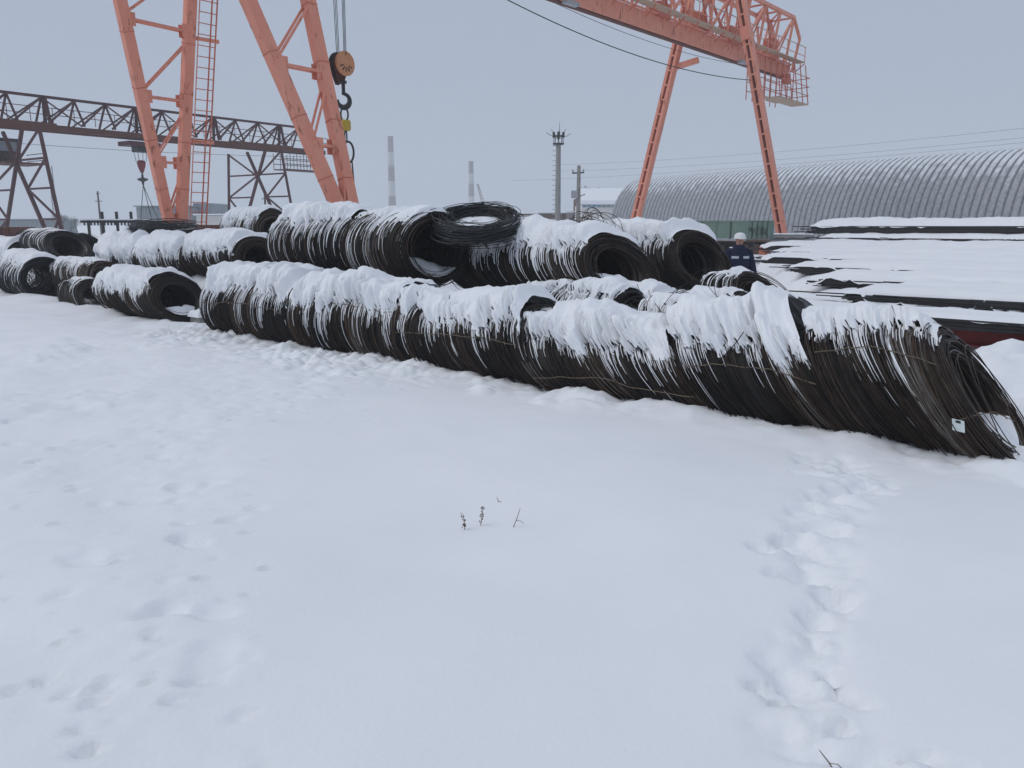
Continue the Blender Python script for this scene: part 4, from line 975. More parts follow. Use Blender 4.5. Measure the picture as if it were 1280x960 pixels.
# trolley, ropes and red hook block
tp2 = None
for s in np.arange(0, SP2, .05):
    q = g2(s, 0, ZG); 
    f = q[1] * _CT - (q[2] - CAM_H) * _ST
    if 640 + 1000 * q[0] / f > 174: tp2 = s; break
MB().box(g2(tp2, 0, ZG - .25), 2.8, 1.8, .35, u2, b2).build('trolley', M['brown_red'], cr2)
MB().box(g2(tp2 + .3, 0, ZG - .65), 1.6, .9, .45, u2, b2).build('winch', M['dark_steel'], cr2)
hb2 = empty('hook_block', g2(tp2, 0, 6.7)); tag(hb2, 'small red hook block hanging from the dark red crane', 'hook block')
MB().lathe(g2(tp2, 0, 6.15), [(0, 0), (.12, .05), (.30, .55), (.36, .85), (.28, 1.05), (0, 1.1)], 14).build('sheave_housing', M['red_beam'], hb2)
MB().lathe(g2(tp2, 0, 5.2), [(0, 0), (.08, .0), (.10, .25), (.42, .4), (.42, .52), (.1, .62), (.07, .95), (0, .95)], 10).build('hook_body', M['dark_steel'], hb2)
for dx in (-.4, -.15, .15, .4): MB().tube([g2(tp2 + dx * .5, dx, 7.1), g2(tp2 + dx, dx, ZG - .6)], .022, 5).build('hoist_rope', M['dark_steel'], hb2)
for dx, dz in ((-.35, 1.5), (.35, 1.5), (.75, 1.6)): MB().tube([g2(tp2, 0, 5.2), g2(tp2 + dx * .7, dx, 2.6), g2(tp2 + dx, dx * 1.2, dz)], .03, 5).build('sling', M['dark_steel'], hb2)

# ------------------------------------------------------------------ arched metal hangar
hA, hB = PY(806, 222, 85.0), PY(1280, 189, 53.2)
ax_h = np.array([hB[0] - hA[0], hB[1] - hA[1], 0]); ax_h /= np.linalg.norm(ax_h)
pr_h = np.array([ax_h[1], -ax_h[0], 0]); pr_h = -pr_h if np.dot(pr_h, -hA) < 0 else pr_h
HH, HW = 6.75, 4.6
hang = empty('arched_hangar', (hA[0], hA[1], 0)); tag(hang, 'long arched hangar of ribbed grey metal sheets dusted with snow', 'hangar')
pw = .50; NA = 40
prof_x = [0.0, .030, .05, .11, .25, .39, .45, .470, .50]; prof_h = [-.30, -.30, -.015, .015, .022, .015, -.015, -.30, -.30]
Vh = []
for i in range(NA + 1):
    t = math.pi * i / NA
    cs, sn = math.cos(t), math.sin(t)
    for x, h in zip(prof_x, prof_h):
        jj = .028 if (i % 2 == 0) else 0.0
        Vh.append(ax_h * x + pr_h * (HW + h) * cs + Z3 * ((HH + h - (jj if .035 < x < .465 else 0)) * max(sn, 0) ** .86))
panel_me = np_mesh('roof_panel', np.array(Vh), grid_faces(NA + 1, len(prof_x)), M['hangar'])
npan = 114
for k in range(npan):
    o = bpy.data.objects.new('roof_panel', panel_me); o.location = tuple(ax_h * (pw * k)); link(o, hang)
for s in (0.05, pw * npan - .05):
    V = [ax_h * s + pr_h * HW * math.cos(math.pi * i / 24) * .985 + Z3 * HH * .985 * max(math.sin(math.pi * i / 24), 0) ** .86 for i in range(25)]
    MB().add([np.array(hang.location) + v for v in V], [tuple(range(25))]).build('end_wall', M['grey_sheet'], hang)

# ------------------------------------------------------------------ green trailer
K0 = PY(933, 277, 38.0); v1 = np.array([-.68, .733, 0]); v2 = np.array([.733, .68, 0])
trl = empty('farm_trailer', (K0[0], K0[1], 0)); tag(trl, 'faded green tipping trailer with ribbed sides parked before the hangar', 'trailer')
zt, zb = K0[2], K0[2] - .80; LN, WD = 8.0, 2.35
def tp(i, j, z): return np.array([K0[0], K0[1], 0]) + v1 * i + v2 * j + Z3 * z
for k in range(5):                                                 # side made of five panels
    i0 = k * LN / 5
    for j in (0, WD):
        MB().beam(tp(i0 + .04, j, (zt + zb) / 2), tp(i0 + LN / 5 - .04, j, (zt + zb) / 2), .04, zt - zb - .04).build('side_panel', M['grey_green'], trl)
        MB().beam(tp(i0, j, zb - .05), tp(i0, j, zt + .03), .14, .16).build('side_post', M['grey_green'], trl)
        MB().beam(tp(i0 + LN / 10, j - (.05 if j == 0 else -.05), zb), tp(i0 + LN / 10, j - (.05 if j == 0 else -.05), zt), .05, .06).build('side_rib', M['green_dark'], trl)
for j in (0, WD):
    MB().beam(tp(0, j, zt + .02), tp(LN, j, zt + .02), .10, .07).build('top_rail', M['grey_green'], trl)
    MB().beam(tp(0, j, zb - .03), tp(LN, j, zb - .03), .12, .12).build('bottom_rail', M['galv'], trl)
for i in (0, LN):
    MB().beam(tp(i, .05, (zt + zb) / 2 + .02), tp(i, WD - .05, (zt + zb) / 2 + .02), .04, zt - zb - .06).build('tailgate', M['grey_green'], trl)
    for j in np.linspace(.02, WD - .02, 6): MB().beam(tp(i - .035, j, zb), tp(i - .035, j, zt), .05, .05).build('tailgate_rib', M['green_dark'], trl)
# scrawled dark marks on the tailgate
def stroke(pts):
    MB().tube([tp(-.075, x, zb + y) for x, y in pts], .016, 4).build('painted_mark', M['ink'], trl)
for st_ in ([(.18, .38), (.18, .52), (.34, .52), (.34, .36), (.24, .36)], [(.48, .10), (.48, .48), (.62, .48), (.62, .30), (.5, .28)], [(.78, .58), (1.02, .58), (.80, .20), (1.04, .2)], [(1.22, .16), (1.22, .52), (1.42, .2), (1.42, .54)], [(1.6, .14), (1.6, .5)], [(1.82, .48), (1.64, .32), (1.86, .1)]):
    stroke(st_)
MB().box(tp(LN / 2, WD / 2, zb - .12), LN, WD - .1, .06, v1, v2).build('bed_floor', M['brown'], trl)
for j in (.6, WD - .6): MB().beam(tp(-.1, j, zb - .28), tp(LN + .2, j, zb - .28), .12, .24).build('chassis_rail', M['dark_steel'], trl)
MB().box(tp(.4, .9, zb - .5), .5, 1.2, .5, v1, v2).build('underrun_box', M['brown'], trl)
for i in (1.5, 2.7, LN - 1.5):
    MB().beam(tp(i, .1, .52), tp(i, WD - .1, .52), .12, .12).build('axle', M['dark_steel'], trl)
    for j in (.16, WD - .16):
        wv = MB().lathe(tp(i, j, .52) - v2 * .14, [(.24, .0), (.44, .0), (.52, .05), (.52, .23), (.44, .28), (.24, .28)], 22, v2).build('tyre', M['black'], trl)
        MB().lathe(tp(i, j, .52) - v2 * .10, [(0, .04), (.1, .0), (.12, .05), (.25, .08), (.25, .14), (0, .14)], 16, v2).build('rim', M['galv'], wv)

# ------------------------------------------------------------------ worker
px_, Yp = 925.0, 16.5
hp = PY(925, 292, Yp); wg = hp[2] - 1.80
wk = empty('person', (hp[0], hp[1], wg)); tag(wk, 'worker in navy padded workwear and white hard hat, arms held slightly out', 'person')
def skin_fig(name, joints, edges, mat, parent, sub=2, root=0):
    me = bpy.data.meshes.new(name); me.from_pydata([j[:3] for j in joints], edges, []); me.materials.append(mat)
    o = bpy.data.objects.new(name, me); link(o, parent)
    sk = o.modifiers.new('skin', 'SKIN'); sk.use_smooth_shade = True
    for i, j in enumerate(joints):
        r = j[3]; me.skin_vertices[0].data[i].radius = (r, r * (j[4] if len(j) > 4 else 1)); me.skin_vertices[0].data[i].use_root = (i == root)
    ss = o.modifiers.new('sub', 'SUBSURF'); ss.levels = sub; ss.render_levels = sub
    return o
J = [(0, 0, .95, .165, .8), (0, .0, 1.15, .17, .75), (0, .0, 1.36, .185, .72), (0, 0, 1.49, .10), (0, -.01, 1.57, .062), (0, -.02, 1.66, .098, 1.1), (0, -.01, 1.73, .09, 1.1),
     (-.20, 0, 1.44, .085), (-.30, .02, 1.17, .066), (-.37, -.05, .93, .048), (.20, 0, 1.44, .085), (.31, .02, 1.17, .066), (.36, -.06, .93, .048),
     (-.10, 0, .82, .115), (-.12, -.02, .48, .08), (-.12, .03, .11, .055), (-.13, -.12, .05, .05), (.10, 0, .82, .115), (.13, -.04, .48, .08), (.14, .02, .11, .055), (.15, -.13, .05, .05)]
E_ = [(0, 1), (1, 2), (2, 3), (3, 4), (4, 5), (5, 6), (2, 7), (7, 8), (8, 9), (2, 10), (10, 11), (11, 12), (0, 13), (13, 14), (14, 15), (15, 16), (0, 17), (17, 18), (18, 19), (19, 20)]
def body_mat():
    m, nt, N, L, bs = _mat('worker_body')
    tc = N.new('ShaderNodeTexCoord'); sx = N.new('ShaderNodeSeparateXYZ'); L.new(tc.outputs['Object'], sx.inputs[0])
    r = ramp(N, [(0.0, (0.012, 0.018, 0.05)), (0.5, (0.45, 0.24, 0.17))]); r.color_ramp.interpolation = 'CONSTANT'
    mp = N.new('ShaderNodeMapRange'); mp.inputs[1].default_value = 1.04; mp.inputs[2].default_value = 2.04
    L.new(sx.outputs['Z'], mp.inputs[0]); L.new(mp.outputs[0], r.inputs[0]); L.new(r.outputs[0], bs.inputs['Base Color']); bs.inputs['Roughness'].default_value = .8
    return m
bd = skin_fig('body', J, E_, body_mat(), wk)
def loft(name, rings, mat, parent, n=20, cap=True):
    """rings: (cx, cy, z, rx, ry) in the person's frame"""
    m = MB(); V = [np.array([cx + rx * math.cos(2 * math.pi * k / n), cy + ry * math.sin(2 * math.pi * k / n), z]) + np.array(wk.location) for cx, cy, z, rx, ry in rings for k in range(n)]
    F = [(i * n + k, i * n + (k + 1) % n, (i + 1) * n + (k + 1) % n, (i + 1) * n + k) for i in range(len(rings) - 1) for k in range(n)]
    m.add(V, F); return m.build(name, mat, parent, smooth=True)
jk = loft('jacket', [(0, 0, .74, .235, .17), (0, 0, .80, .25, .185), (0, 0, .98, .24, .18), (0, 0, 1.05, .235, .175), (0, 0, 1.2, .25, .185), (0, 0, 1.36, .265, .175), (0, 0, 1.45, .23, .15), (0, 0, 1.51, .15, .125), (0, .01, 1.57, .115, .115), (0, .01, 1.58, .10, .10)], M['navy'], wk)
for x0, x1 in ((-.20, -.05), (.05, .20)):
    m = MB(); V = []
    for z in (1.305, 1.355):
        for k in range(7):
            x = x0 + (x1 - x0) * k / 6; V.append(np.array(wk.location) + np.array([x, -.187 * math.sqrt(max(0, 1 - (x / .268) ** 2)) - .004, z]))
    m.add(V, [(k, k + 1, 8 + k, 7 + k) for k in range(6)]).build('reflective_stripe', M['reflective'], jk)
for sx_, sh, el, wr in ((-1, J[7], J[8], J[9]), (1, J[10], J[11], J[12])):
    base = np.array(wk.location)
    MB().tube([base + np.array(sh[:3]) + Z3 * .015, base + (np.array(sh[:3]) + np.array(el[:3])) / 2, base + np.array(el[:3]), base + np.array(wr[:3]) + Z3 * .02], [.105, .095, .088, .075], 14).build('sleeve', M['navy'], jk, smooth=True)
    d = np.array(wr[:3]) - np.array(el[:3]); p = np.array(el[:3]) + d * .72
    MB().tube([base + p, base + p + d * .12], [.084, .082], 14).build('reflective_band', M['reflective'], jk, smooth=True)
    w0 = np.array(wr[:3]); hd = np.array([sx_ * .05, -.05, -.09]); hd = hd / np.linalg.norm(hd)
    HJ = [tuple(w0) + (.040,), tuple(w0 + hd * .05) + (.042, .75), tuple(w0 + hd * .10) + (.044, .6)]; HE = [(0, 1), (1, 2)]
    sd_ = np.cross(hd, np.array([sx_ * 1.0, .3, 0])); sd_ /= np.linalg.norm(sd_)
    for q, (o_, ln) in enumerate(((-.036, .065), (-.012, .082), (.012, .078), (.036, .06))):
        b0 = w0 + hd * .105 + sd_ * o_; i = len(HJ)
        HJ += [tuple(b0) + (.0115,), tuple(b0 + hd * ln * .55) + (.0105,), tuple(b0 + hd * ln * .9 + np.array([-sx_ * .022, -.004, 0])) + (.009,)]
        HE += [(2, i), (i, i + 1), (i + 1, i + 2)]
    t0 = w0 + hd * .045 + sd_ * .045; i = len(HJ)
    HJ += [tuple(t0) + (.014,), tuple(t0 + hd * .045 + sd_ * .02) + (.011,)]; HE += [(1, i), (i, i + 1)]
    skin_fig('glove', HJ, HE, M['glove'], wk, 1)
    leg_k = (J[13], J[14], J[15]) if sx_ < 0 else (J[17], J[18], J[19])
    MB().tube([base + np.array(leg_k[0][:3]) - Z3 * .02, base + np.array(leg_k[1][:3]), base + np.array(leg_k[2][:3])], [.135, .11, .10], 14).build('trouser_leg', M['navy_dark'], wk, smooth=True)
base = np.array(wk.location)
hm = MB().lathe(base + np.array([0, -.012, 1.695]), [(.142, 0), (.150, .004), (.128, .018), (.126, .05), (.112, .085), (.08, .112), (.035, .126), (0, .128)], 24).build('hard_hat', M['helmet'], wk, smooth=True)
MB().add([base + np.array([x, y, z]) for x, y, z in ((-.09, -.11, 1.70), (.09, -.11, 1.70), (.06, -.20, 1.692), (-.06, -.20, 1.692), (-.09, -.11, 1.707), (.09, -.11, 1.707), (.06, -.20, 1.698), (-.06, -.20, 1.698))], [(0, 1, 2, 3), (7, 6, 5, 4), (0, 4, 5, 1), (2, 6, 7, 3), (1, 5, 6, 2), (3, 7, 4, 0)]).build('peak', M['helmet'], hm)
for dx in (-.03, .03): MB().lathe(base + np.array([dx, -.105, 1.655]), [(0, -.008), (.010, 0), (0, .008)], 8, np.array([0, 1.0, 0])).build('eye', M['ink'], wk)
MB().add([base + np.array(v) for v in ((-.014, -.108, 1.615), (.014, -.108, 1.615), (0, -.135, 1.62), (0, -.108, 1.665))], [(0, 1, 2), (1, 3, 2), (3, 0, 2), (0, 3, 1)]).build('nose', M['skin'], wk)
MB().tube([base + np.array([-.025, -.100, 1.592]), base + np.array([0, -.107, 1.59]), base + np.array([.025, -.100, 1.592])], .005, 5).build('mouth', M['brown'], wk)
loft('scarf', [(0, -.01, 1.49, .10, .11), (0, -.012, 1.52, .092, .10), (0, -.012, 1.545, .085, .09)], M['navy_dark'], wk)

wk.scale = (.9, .92, 1.0)

# ------------------------------------------------------------------ poles, mast, chimneys, far buildings
def vert(px, Y): return PY(px, 280, Y)
bm = vert(697, 78); mast = empty('antenna_mast', (bm[0], bm[1], 0)); tag(mast, 'tall grey lighting mast with antennas and lamps on its crown', 'mast')
def z_at(py, Y): return float(PY(640, py, Y)[2])
zT = z_at(181, 78)
MB().tube([np.array([bm[0], bm[1], 0]), np.array([bm[0], bm[1], zT])], [.30, .22], 12).build('shaft', M['concrete'], mast)
for k, z in enumerate(np.arange(.6, zT, .45)):
    MB().tube([np.array([bm[0] - .22, bm[1], z]), np.array([bm[0] - .55, bm[1], z])], .03, 4).build('climbing_step', M['galv'], mast)
MB().lathe(np.array([bm[0], bm[1], zT]), [(0, 0), (.5, 0), (.55, .08), (.55, .14), (0, .14)], 14).build('platform', M['dark_steel'], mast)
MB().lathe(np.array([bm[0], bm[1], zT + .75]), [(.5, 0), (.54, .04), (.5, .08)], 14).build('guard_ring', M['dark_steel'], mast)
for k in range(8):
    t = 2 * math.pi * k / 8; c = np.array([bm[0] + .45 * math.cos(t), bm[1] + .45 * math.sin(t), zT])
    MB().beam(c, c + Z3 * .8, .05, .05).build('guard_post', M['dark_steel'], mast)
    if k % 2 == 0: MB().box(c + Z3 * .9, .22, .22, .5).build('floodlight', M['dark_steel'], mast)
for dx, hz in ((-1.15, 1.1), (-.7, 1.4), (.7, 1.4), (1.15, 1.0)):
    MB().tube([np.array([bm[0], bm[1], zT + .5]), np.array([bm[0] + dx * .7, bm[1], zT + hz * .8]), np.array([bm[0] + dx, bm[1], zT + hz])], .025, 5).build('antenna_arm', M['dark_steel'], mast)
MB().tube([np.array([bm[0], bm[1], zT]), np.array([bm[0] + .1, bm[1], z_at(152, 78)])], [.05, .015], 5).build('whip_antenna', M['dark_steel'], mast)

b_ = vert(722.5, 62); pole = empty('utility_pole', (b_[0], b_[1], 0)); tag(pole, 'grey concrete utility pole with box and short arms near the white building', 'utility pole')
zT = z_at(207, 62)
MB().tube([np.array([b_[0], b_[1], 0]), np.array([b_[0], b_[1], zT])], [.20, .13], 8).build('shaft', M['concrete'], pole)
MB().beam(np.array([b_[0] - .5, b_[1], zT - .55]), np.array([b_[0] + .4, b_[1], zT - .5]), .09, .1).build('cross_arm', M['dark_steel'], pole)
for dx in (-.45, 0, .35): MB().lathe(np.array([b_[0] + dx, b_[1], zT - .5]), [(0, 0), (.06, .02), (.05, .15), (.07, .2), (0, .26)], 8).build('insulator', M['galv'], pole)
MB().box(np.array([b_[0] - .3, b_[1] - .1, z_at(243, 62)]), .5, .35, .55).build('junction_box', M['galv'], pole)
MB().tube([np.array([b_[0], b_[1], z_at(246, 62)]), np.array([b_[0] + .5, b_[1] - .1, z_at(243, 62)])], .05, 5).build('bracket', M['galv'], pole)

def small_pole(px, Y, ytop, label, arms, ybase=None, r=.11):
    b = vert(px, Y); o = empty('utility_pole', (b[0], b[1], 0)); tag(o, label, 'utility pole', 'small utility poles')
    z = z_at(ytop, Y); MB().tube([np.array([b[0], b[1], 0]), np.array([b[0], b[1], z])], [r * 1.4, r], 7).build('shaft', M['bark'], o)
    for dz, w_ in arms: MB().beam(np.array([b[0] - w_, b[1], z - dz]), np.array([b[0] + w_, b[1], z - dz]), .08, .09).build('cross_arm', M['bark'], o)
    return o
small_pole(126, 110, 239, 'thin dark pole with cross arm between the red crane leg and the orange leg', [(1.3, .5), (.3, .25)])
small_pole(333, 95, 243, 'short dark pole seen between the legs of the dark red crane', [(.5, .4)])

def chimney(px, Y, bands, wpx, label):
    b = vert(px, Y); o = empty('chimney', (b[0], b[1], 0)); tag(o, label, 'chimney', 'far factory chimneys')
    n = len(bands) - 1; z1 = z_at(bands[0], Y); w1 = wpx / 1000 * Y / 2
    for i in range(n):
        za, zb_ = z_at(bands[i], Y), z_at(bands[i + 1], Y) if i < n - 1 else 0
        ra = w1 * (1 + .5 * (z1 - za) / z1); rb = w1 * (1 + .5 * (z1 - zb_) / z1)
        MB().tube([np.array([b[0], b[1], zb_]), np.array([b[0], b[1], za - .02])], [rb, ra], 20).build('band', M['chim_red'] if i % 2 == 0 else M['chim_white'], o, smooth=True)
    MB().lathe(np.array([b[0], b[1], z1]), [(w1, 0), (w1 * 1.08, .1), (w1 * 1.08, .6), (w1 * .7, .6), (w1 * .7, -1)], 20).build('rim', M['chim_red'], o)
    MB().lathe(np.array([b[0], b[1], z_at(bands[2], Y) + .5]), [(w1 * 1.1, 0), (w1 * 1.35, .1), (w1 * 1.35, .25), (w1 * 1.1, .25)], 20).build('gallery', M['chim_red'], o)
chimney(491, 420, [172, 190, 208.5, 226.5, 245, 300], 6.6, 'tall banded factory chimney fading in the haze left of the mast')
chimney(589.5, 440, [203, 217, 230.5, 245.5, 300], 5.6, 'shorter banded factory chimney beside the faint jib')
# faint jib of a far crane
b = vert(603, 300); jb = empty('far_crane_jib', (b[0], b[1], 0)); tag(jb, 'faint lattice jib leaning beside the shorter chimney', 'crane')
p0, p1 = np.array([PY(606, 262, 300)[0], 300, z_at(262, 300)]), np.array([PY(597, 230, 300)[0], 300, z_at(230, 300)])
for dx in (-.5, .5): MB().beam(p0 + np.array([dx, 0, 0]), p1 + np.array([dx * .4, 0, 0]), .3, .3).build('chord', M['chim_red'], jb)
for k in range(8):
    a_, c_ = k / 8, (k + 1) / 8; MB().beam(p0 + (p1 - p0) * a_ + np.array([-.5, 0, 0]), p0 + (p1 - p0) * c_ + np.array([.5, 0, 0]), .2, .2).build('lacing', M['chim_red'], jb)
MB().beam(np.array([p0[0], 300, 0]), p0, 1.6, 1.6).build('tower', M['chim_red'], jb)
# pylons
for i, px in enumerate((731, 747, 762)):
    b = vert(px, 330); o = empty('power_pylon', (b[0], b[1], 0)); tag(o, ['faint power pylon just right of the concrete pole', 'faint power pylon above the middle of the white roof', 'faint power pylon nearest the hangar'][i], 'pylon', 'far power pylons')
    z = z_at(232 + 2 * i, 330)
    for dx, dy in ((-1, -1), (1, -1), (1, 1), (-1, 1)): MB().beam(np.array([b[0] + dx * 1.3, b[1] + dy * 1.3, 0]), np.array([b[0] + dx * .25, b[1] + dy * .25, z]), .16, .16).build('corner_leg', M['dark_steel'], o)
    for k in range(3): MB().beam(np.array([b[0] - 2.2, b[1], z - 1 - 2.2 * k]), np.array([b[0] + 2.2, b[1], z - 1 - 2.2 * k]), .2, .25).build('cross_arm', M['dark_steel'], o)
    for k in range(7):
        z0 = z * k / 7; z2 = z * (k + 1) / 7; w0 = 1.3 - 1.05 * k / 7; w2 = 1.3 - 1.05 * (k + 1) / 7
        MB().beam(np.array([b[0] - w0, b[1] - w0, z0]), np.array([b[0] + w2, b[1] - w2, z2]), .12, .12).build('lacing', M['dark_steel'], o)

# white building with blue windows
Yb = 112.0
def fb(px, py, dy=0): return PY(px, py, Yb + dy)
x0, x1, x2 = fb(727, 280)[0], fb(800, 280)[0], fb(722, 280)[0]
wb = empty('white_building', ((x0 + x1) / 2, Yb, 0)); tag(wb, 'white low industrial building with blue clerestory windows and snowy roof', 'building')
ze, zr = z_at(253, Yb), z_at(246, Yb)
MB().box(np.array([(x0 + x1) / 2, Yb + 6, ze / 2 - .15]), x1 - x0, 12, ze - .3).build('wall', M['white_wall'], wb)
MB().add([np.array([x0 - .4, Yb - .5, ze - .28]), np.array([x1 + .4, Yb - .5, ze - .28]), np.array([x1 + .4, Yb + 13, zr + 1.2]), np.array([x0 + .8, Yb + 13, zr + 1.2]), np.array([x0 - .4, Yb - .5, ze + .25]), np.array([x1 + .4, Yb - .5, ze + .25]), np.array([x1 + .4, Yb + 13, zr + 1.7]), np.array([x0 + .8, Yb + 13, zr + 1.7])], [(0, 1, 2, 3), (7, 6, 5, 4), (0, 4, 5, 1), (2, 6, 7, 3), (1, 5, 6, 2), (3, 7, 4, 0)]).build('roof', M['snow'], wb)
zw0, zw1 = z_at(259, Yb), z_at(253.6, Yb)
n = 12
for k in range(n):
    xa = x0 + (x1 - x0) * (k + .08) / n; xb = x0 + (x1 - x0) * (k + .92) / n
    w_ = MB().box(np.array([(xa + xb) / 2, Yb - .03, (zw0 + zw1) / 2 - .1]), xb - xa, .08, zw1 - zw0 - .15).build('window', M['galv'], wb)
    MB().box(np.array([(xa + xb) / 2, Yb - .09, (zw0 + zw1) / 2 - .1]), xb - xa - .14, .03, zw1 - zw0 - .29).build('pane', M['blue_pane'] if k < 4 else M['grey_pane'], w_)
# gable of another roof behind
gb = empty('brown_gable_building', (fb(732, 280)[0], Yb + 20, 0)); tag(gb, 'brown gabled roof end peeping over the white building', 'building')
g0_, g1_ = PY(721, 253, Yb + 20), PY(742, 246, Yb + 20)
MB().add([np.array([g0_[0], Yb + 20, 0]), np.array([g1_[0] + 1, Yb + 20, 0]), np.array([g1_[0] + 1, Yb + 20, z_at(246, Yb + 20)]), np.array([g0_[0] + 1, Yb + 20, z_at(244, Yb + 20)]), np.array([g0_[0], Yb + 20, z_at(248, Yb + 20)]),
          np.array([g0_[0], Yb + 27, 0]), np.array([g1_[0] + 1, Yb + 27, 0]), np.array([g1_[0] + 1, Yb + 27, z_at(246, Yb + 20)]), np.array([g0_[0] + 1, Yb + 27, z_at(244, Yb + 20)]), np.array([g0_[0], Yb + 27, z_at(248, Yb + 20)])],
         [(0, 1, 2, 3, 4), (9, 8, 7, 6, 5), (0, 5, 6, 1), (1, 6, 7, 2), (2, 7, 8, 3), (3, 8, 9, 4), (4, 9, 5, 0)]).build('wall', M['brown'], gb)
MB().beam(np.array([g0_[0] - .3, Yb + 19.7, z_at(243.6, Yb + 20)]), np.array([g1_[0] + 1.6, Yb + 19.7, z_at(246.3, Yb + 20)]), .5, .28).build('roof_edge', M['dark_steel'], gb)

def far_box(name, label, cat, px0, px1, ytop, Y, depth, mat, roof=True, roofm='snow', group=None, seams=0):
    a_, b__ = PY(px0, 280, Y)[0], PY(px1, 280, Y)[0]; z = z_at(ytop, Y)
    o = empty(name, ((a_ + b__) / 2, Y, 0)); tag(o, label, cat, group)
    MB().box(np.array([(a_ + b__) / 2, Y + depth / 2, z / 2 - .06]), b__ - a_, depth, z - .12).build('wall', M[mat], o)
    if roof: MB().box(np.array([(a_ + b__) / 2, Y + depth / 2, z + .03]), b__ - a_ + .6, depth + .6, .18).build('roof', M[roofm], o)
    for k in range(seams):
        x = a_ + (b__ - a_) * (k + .5) / seams; MB().box(np.array([x, Y - .04, z / 2 - .1]), .12, .08, z - .3).build('wall_rib', M['galv'], o)
    return o
far_box('metal_shed', 'blue grey metal shed seen behind the orange ladder leg', 'shed', 172, 240, 258, 125, 14, 'grey_sheet', True, 'grey_sheet', seams=10)
far_box('metal_shed', 'taller grey metal shed tower right of the orange ladder leg', 'shed', 243, 266, 253, 128, 8, 'grey_sheet', False, seams=4)
far_box('low_shed', 'low snow roofed shed right of the ladder foot', 'shed', 246, 290, 268.5, 105, 10, 'white_wall', True, 'snow')
far_box('low_shed', 'long low grey shed behind the dark red crane legs', 'shed', -40, 52, 274.5, 150, 12, 'grey_sheet', True, 'grey_sheet', seams=16)
far_box('low_garage', 'dark green low garage row left of the lighting mast', 'garage', 676, 712, 267, 140, 8, 'brown', True, 'grey_green')
far_box('low_garage', 'pale low garage row farther left of the lighting mast', 'garage', 640, 676, 268, 150, 8, 'white_wall', True, 'brown', seams=3)
far_box('low_wall', 'pale concrete yard wall between the mast and the white building', 'wall', 708, 735, 265, 135, .4, 'concrete', True, 'snow', seams=4)
# timber canopy with hanging rafters at far left
cn0, cn1 = PY(105, 278, 46), PY(168, 278, 46)
cn = empty('open_canopy', ((cn0 + cn1) / 2 * np.array([1, 1, 0]))); tag(cn, 'dark flat open canopy on posts at the back of the yard', 'canopy')
zc = z_at(277, 46)
MB().box(np.array([(cn0[0] + cn1[0]) / 2, 47.2, zc]), cn1[0] - cn0[0] + .3, 2.6, .13).build('roof', M['dark_steel'], cn)
MB().box(np.array([(cn0[0] + cn1[0]) / 2, 47.2, zc + .11]), cn1[0] - cn0[0] + .2, 2.5, .07).build('snow_cover', M['snow'], cn)
for k in range(15):
    x = cn0[0] + (cn1[0] - cn0[0]) * (k + .5) / 15; MB().box(np.array([x, 45.86, zc - .12]), .08, .06, .16).build('rafter_end', M['dark_steel'], cn)
for k in range(4):
    x = cn0[0] + .2 + (cn1[0] - cn0[0] - .4) * k / 3; MB().beam(np.array([x, 46.1, 0]), np.array([x, 46.1, zc + (.55 if k else .1)]), .12, .12).build('post', M['dark_steel'], cn)
# rusty box by the red crane's foot
rbx = empty('rusty_container', PY(0, 290, 40) * np.array([1, 1, 0])); tag(rbx, 'rust red steel box at the left picture edge', 'container')
MB().box(np.array([PY(-2, 290, 40)[0] - .3, 41, .9]), 2.0, 2.0, 1.8).build('box_body', M['rust_beam'], rbx)
for k in range(5): MB().box(np.array([PY(-2, 290, 40)[0] - 1.1 + .4 * k, 39.97, .9]), .07, .06, 1.7).build('rib', M['rust_beam'], rbx)

# ------------------------------------------------------------------ bare trees in the distance
def bare_tree(px, Y, h, label, seed, stems=4):
    rng = random.Random(seed); b = vert(px, Y); o = empty('bare_tree', (b[0], b[1], 0)); tag(o, label, 'tree', 'far bare trees')
    tr = MB(); cw = MB()
    def grow(p, d, ln, r, lev):
        q = p + d * ln; mid = (p + q) / 2 + np.array([rng.uniform(-1, 1), rng.uniform(-1, 1), 0]) * ln * .06
        (tr if lev < 2 else cw).tube([p, mid, q], [r, r * .85, r * .7], 4, False)
        if lev >= 5: return
        for k in range(3 if lev else 4):
            nd = d + np.array([rng.uniform(-1, 1), rng.uniform(-1, 1), rng.uniform(-.25, .55)]) * .75; nd /= np.linalg.norm(nd)
            grow(p + (q - p) * rng.uniform(.55, 1), nd, ln * rng.uniform(.6, .8), r * .58, lev + 1)
    for k in range(stems):
        d = np.array([rng.uniform(-.35, .35), rng.uniform(-.35, .35), 1]); d /= np.linalg.norm(d)
        grow(np.array([b[0] + rng.uniform(-1.2, 1.2), b[1], 0]), d, h * .32, h * .014, 1)
    tr.build('trunk', M['bark'], o); cw.build('crown', M['bark'], o)
bare_tree(76, 150, 5.2, 'bare bushy tree right of the dark red crane leg', 3, 4)
bare_tree(92, 160, 5.0, 'bare low tree left of the thin dark pole', 4, 4)
bare_tree(648, 190, 4.5, 'faint bare bush on the skyline left of the lighting mast', 6, 4)

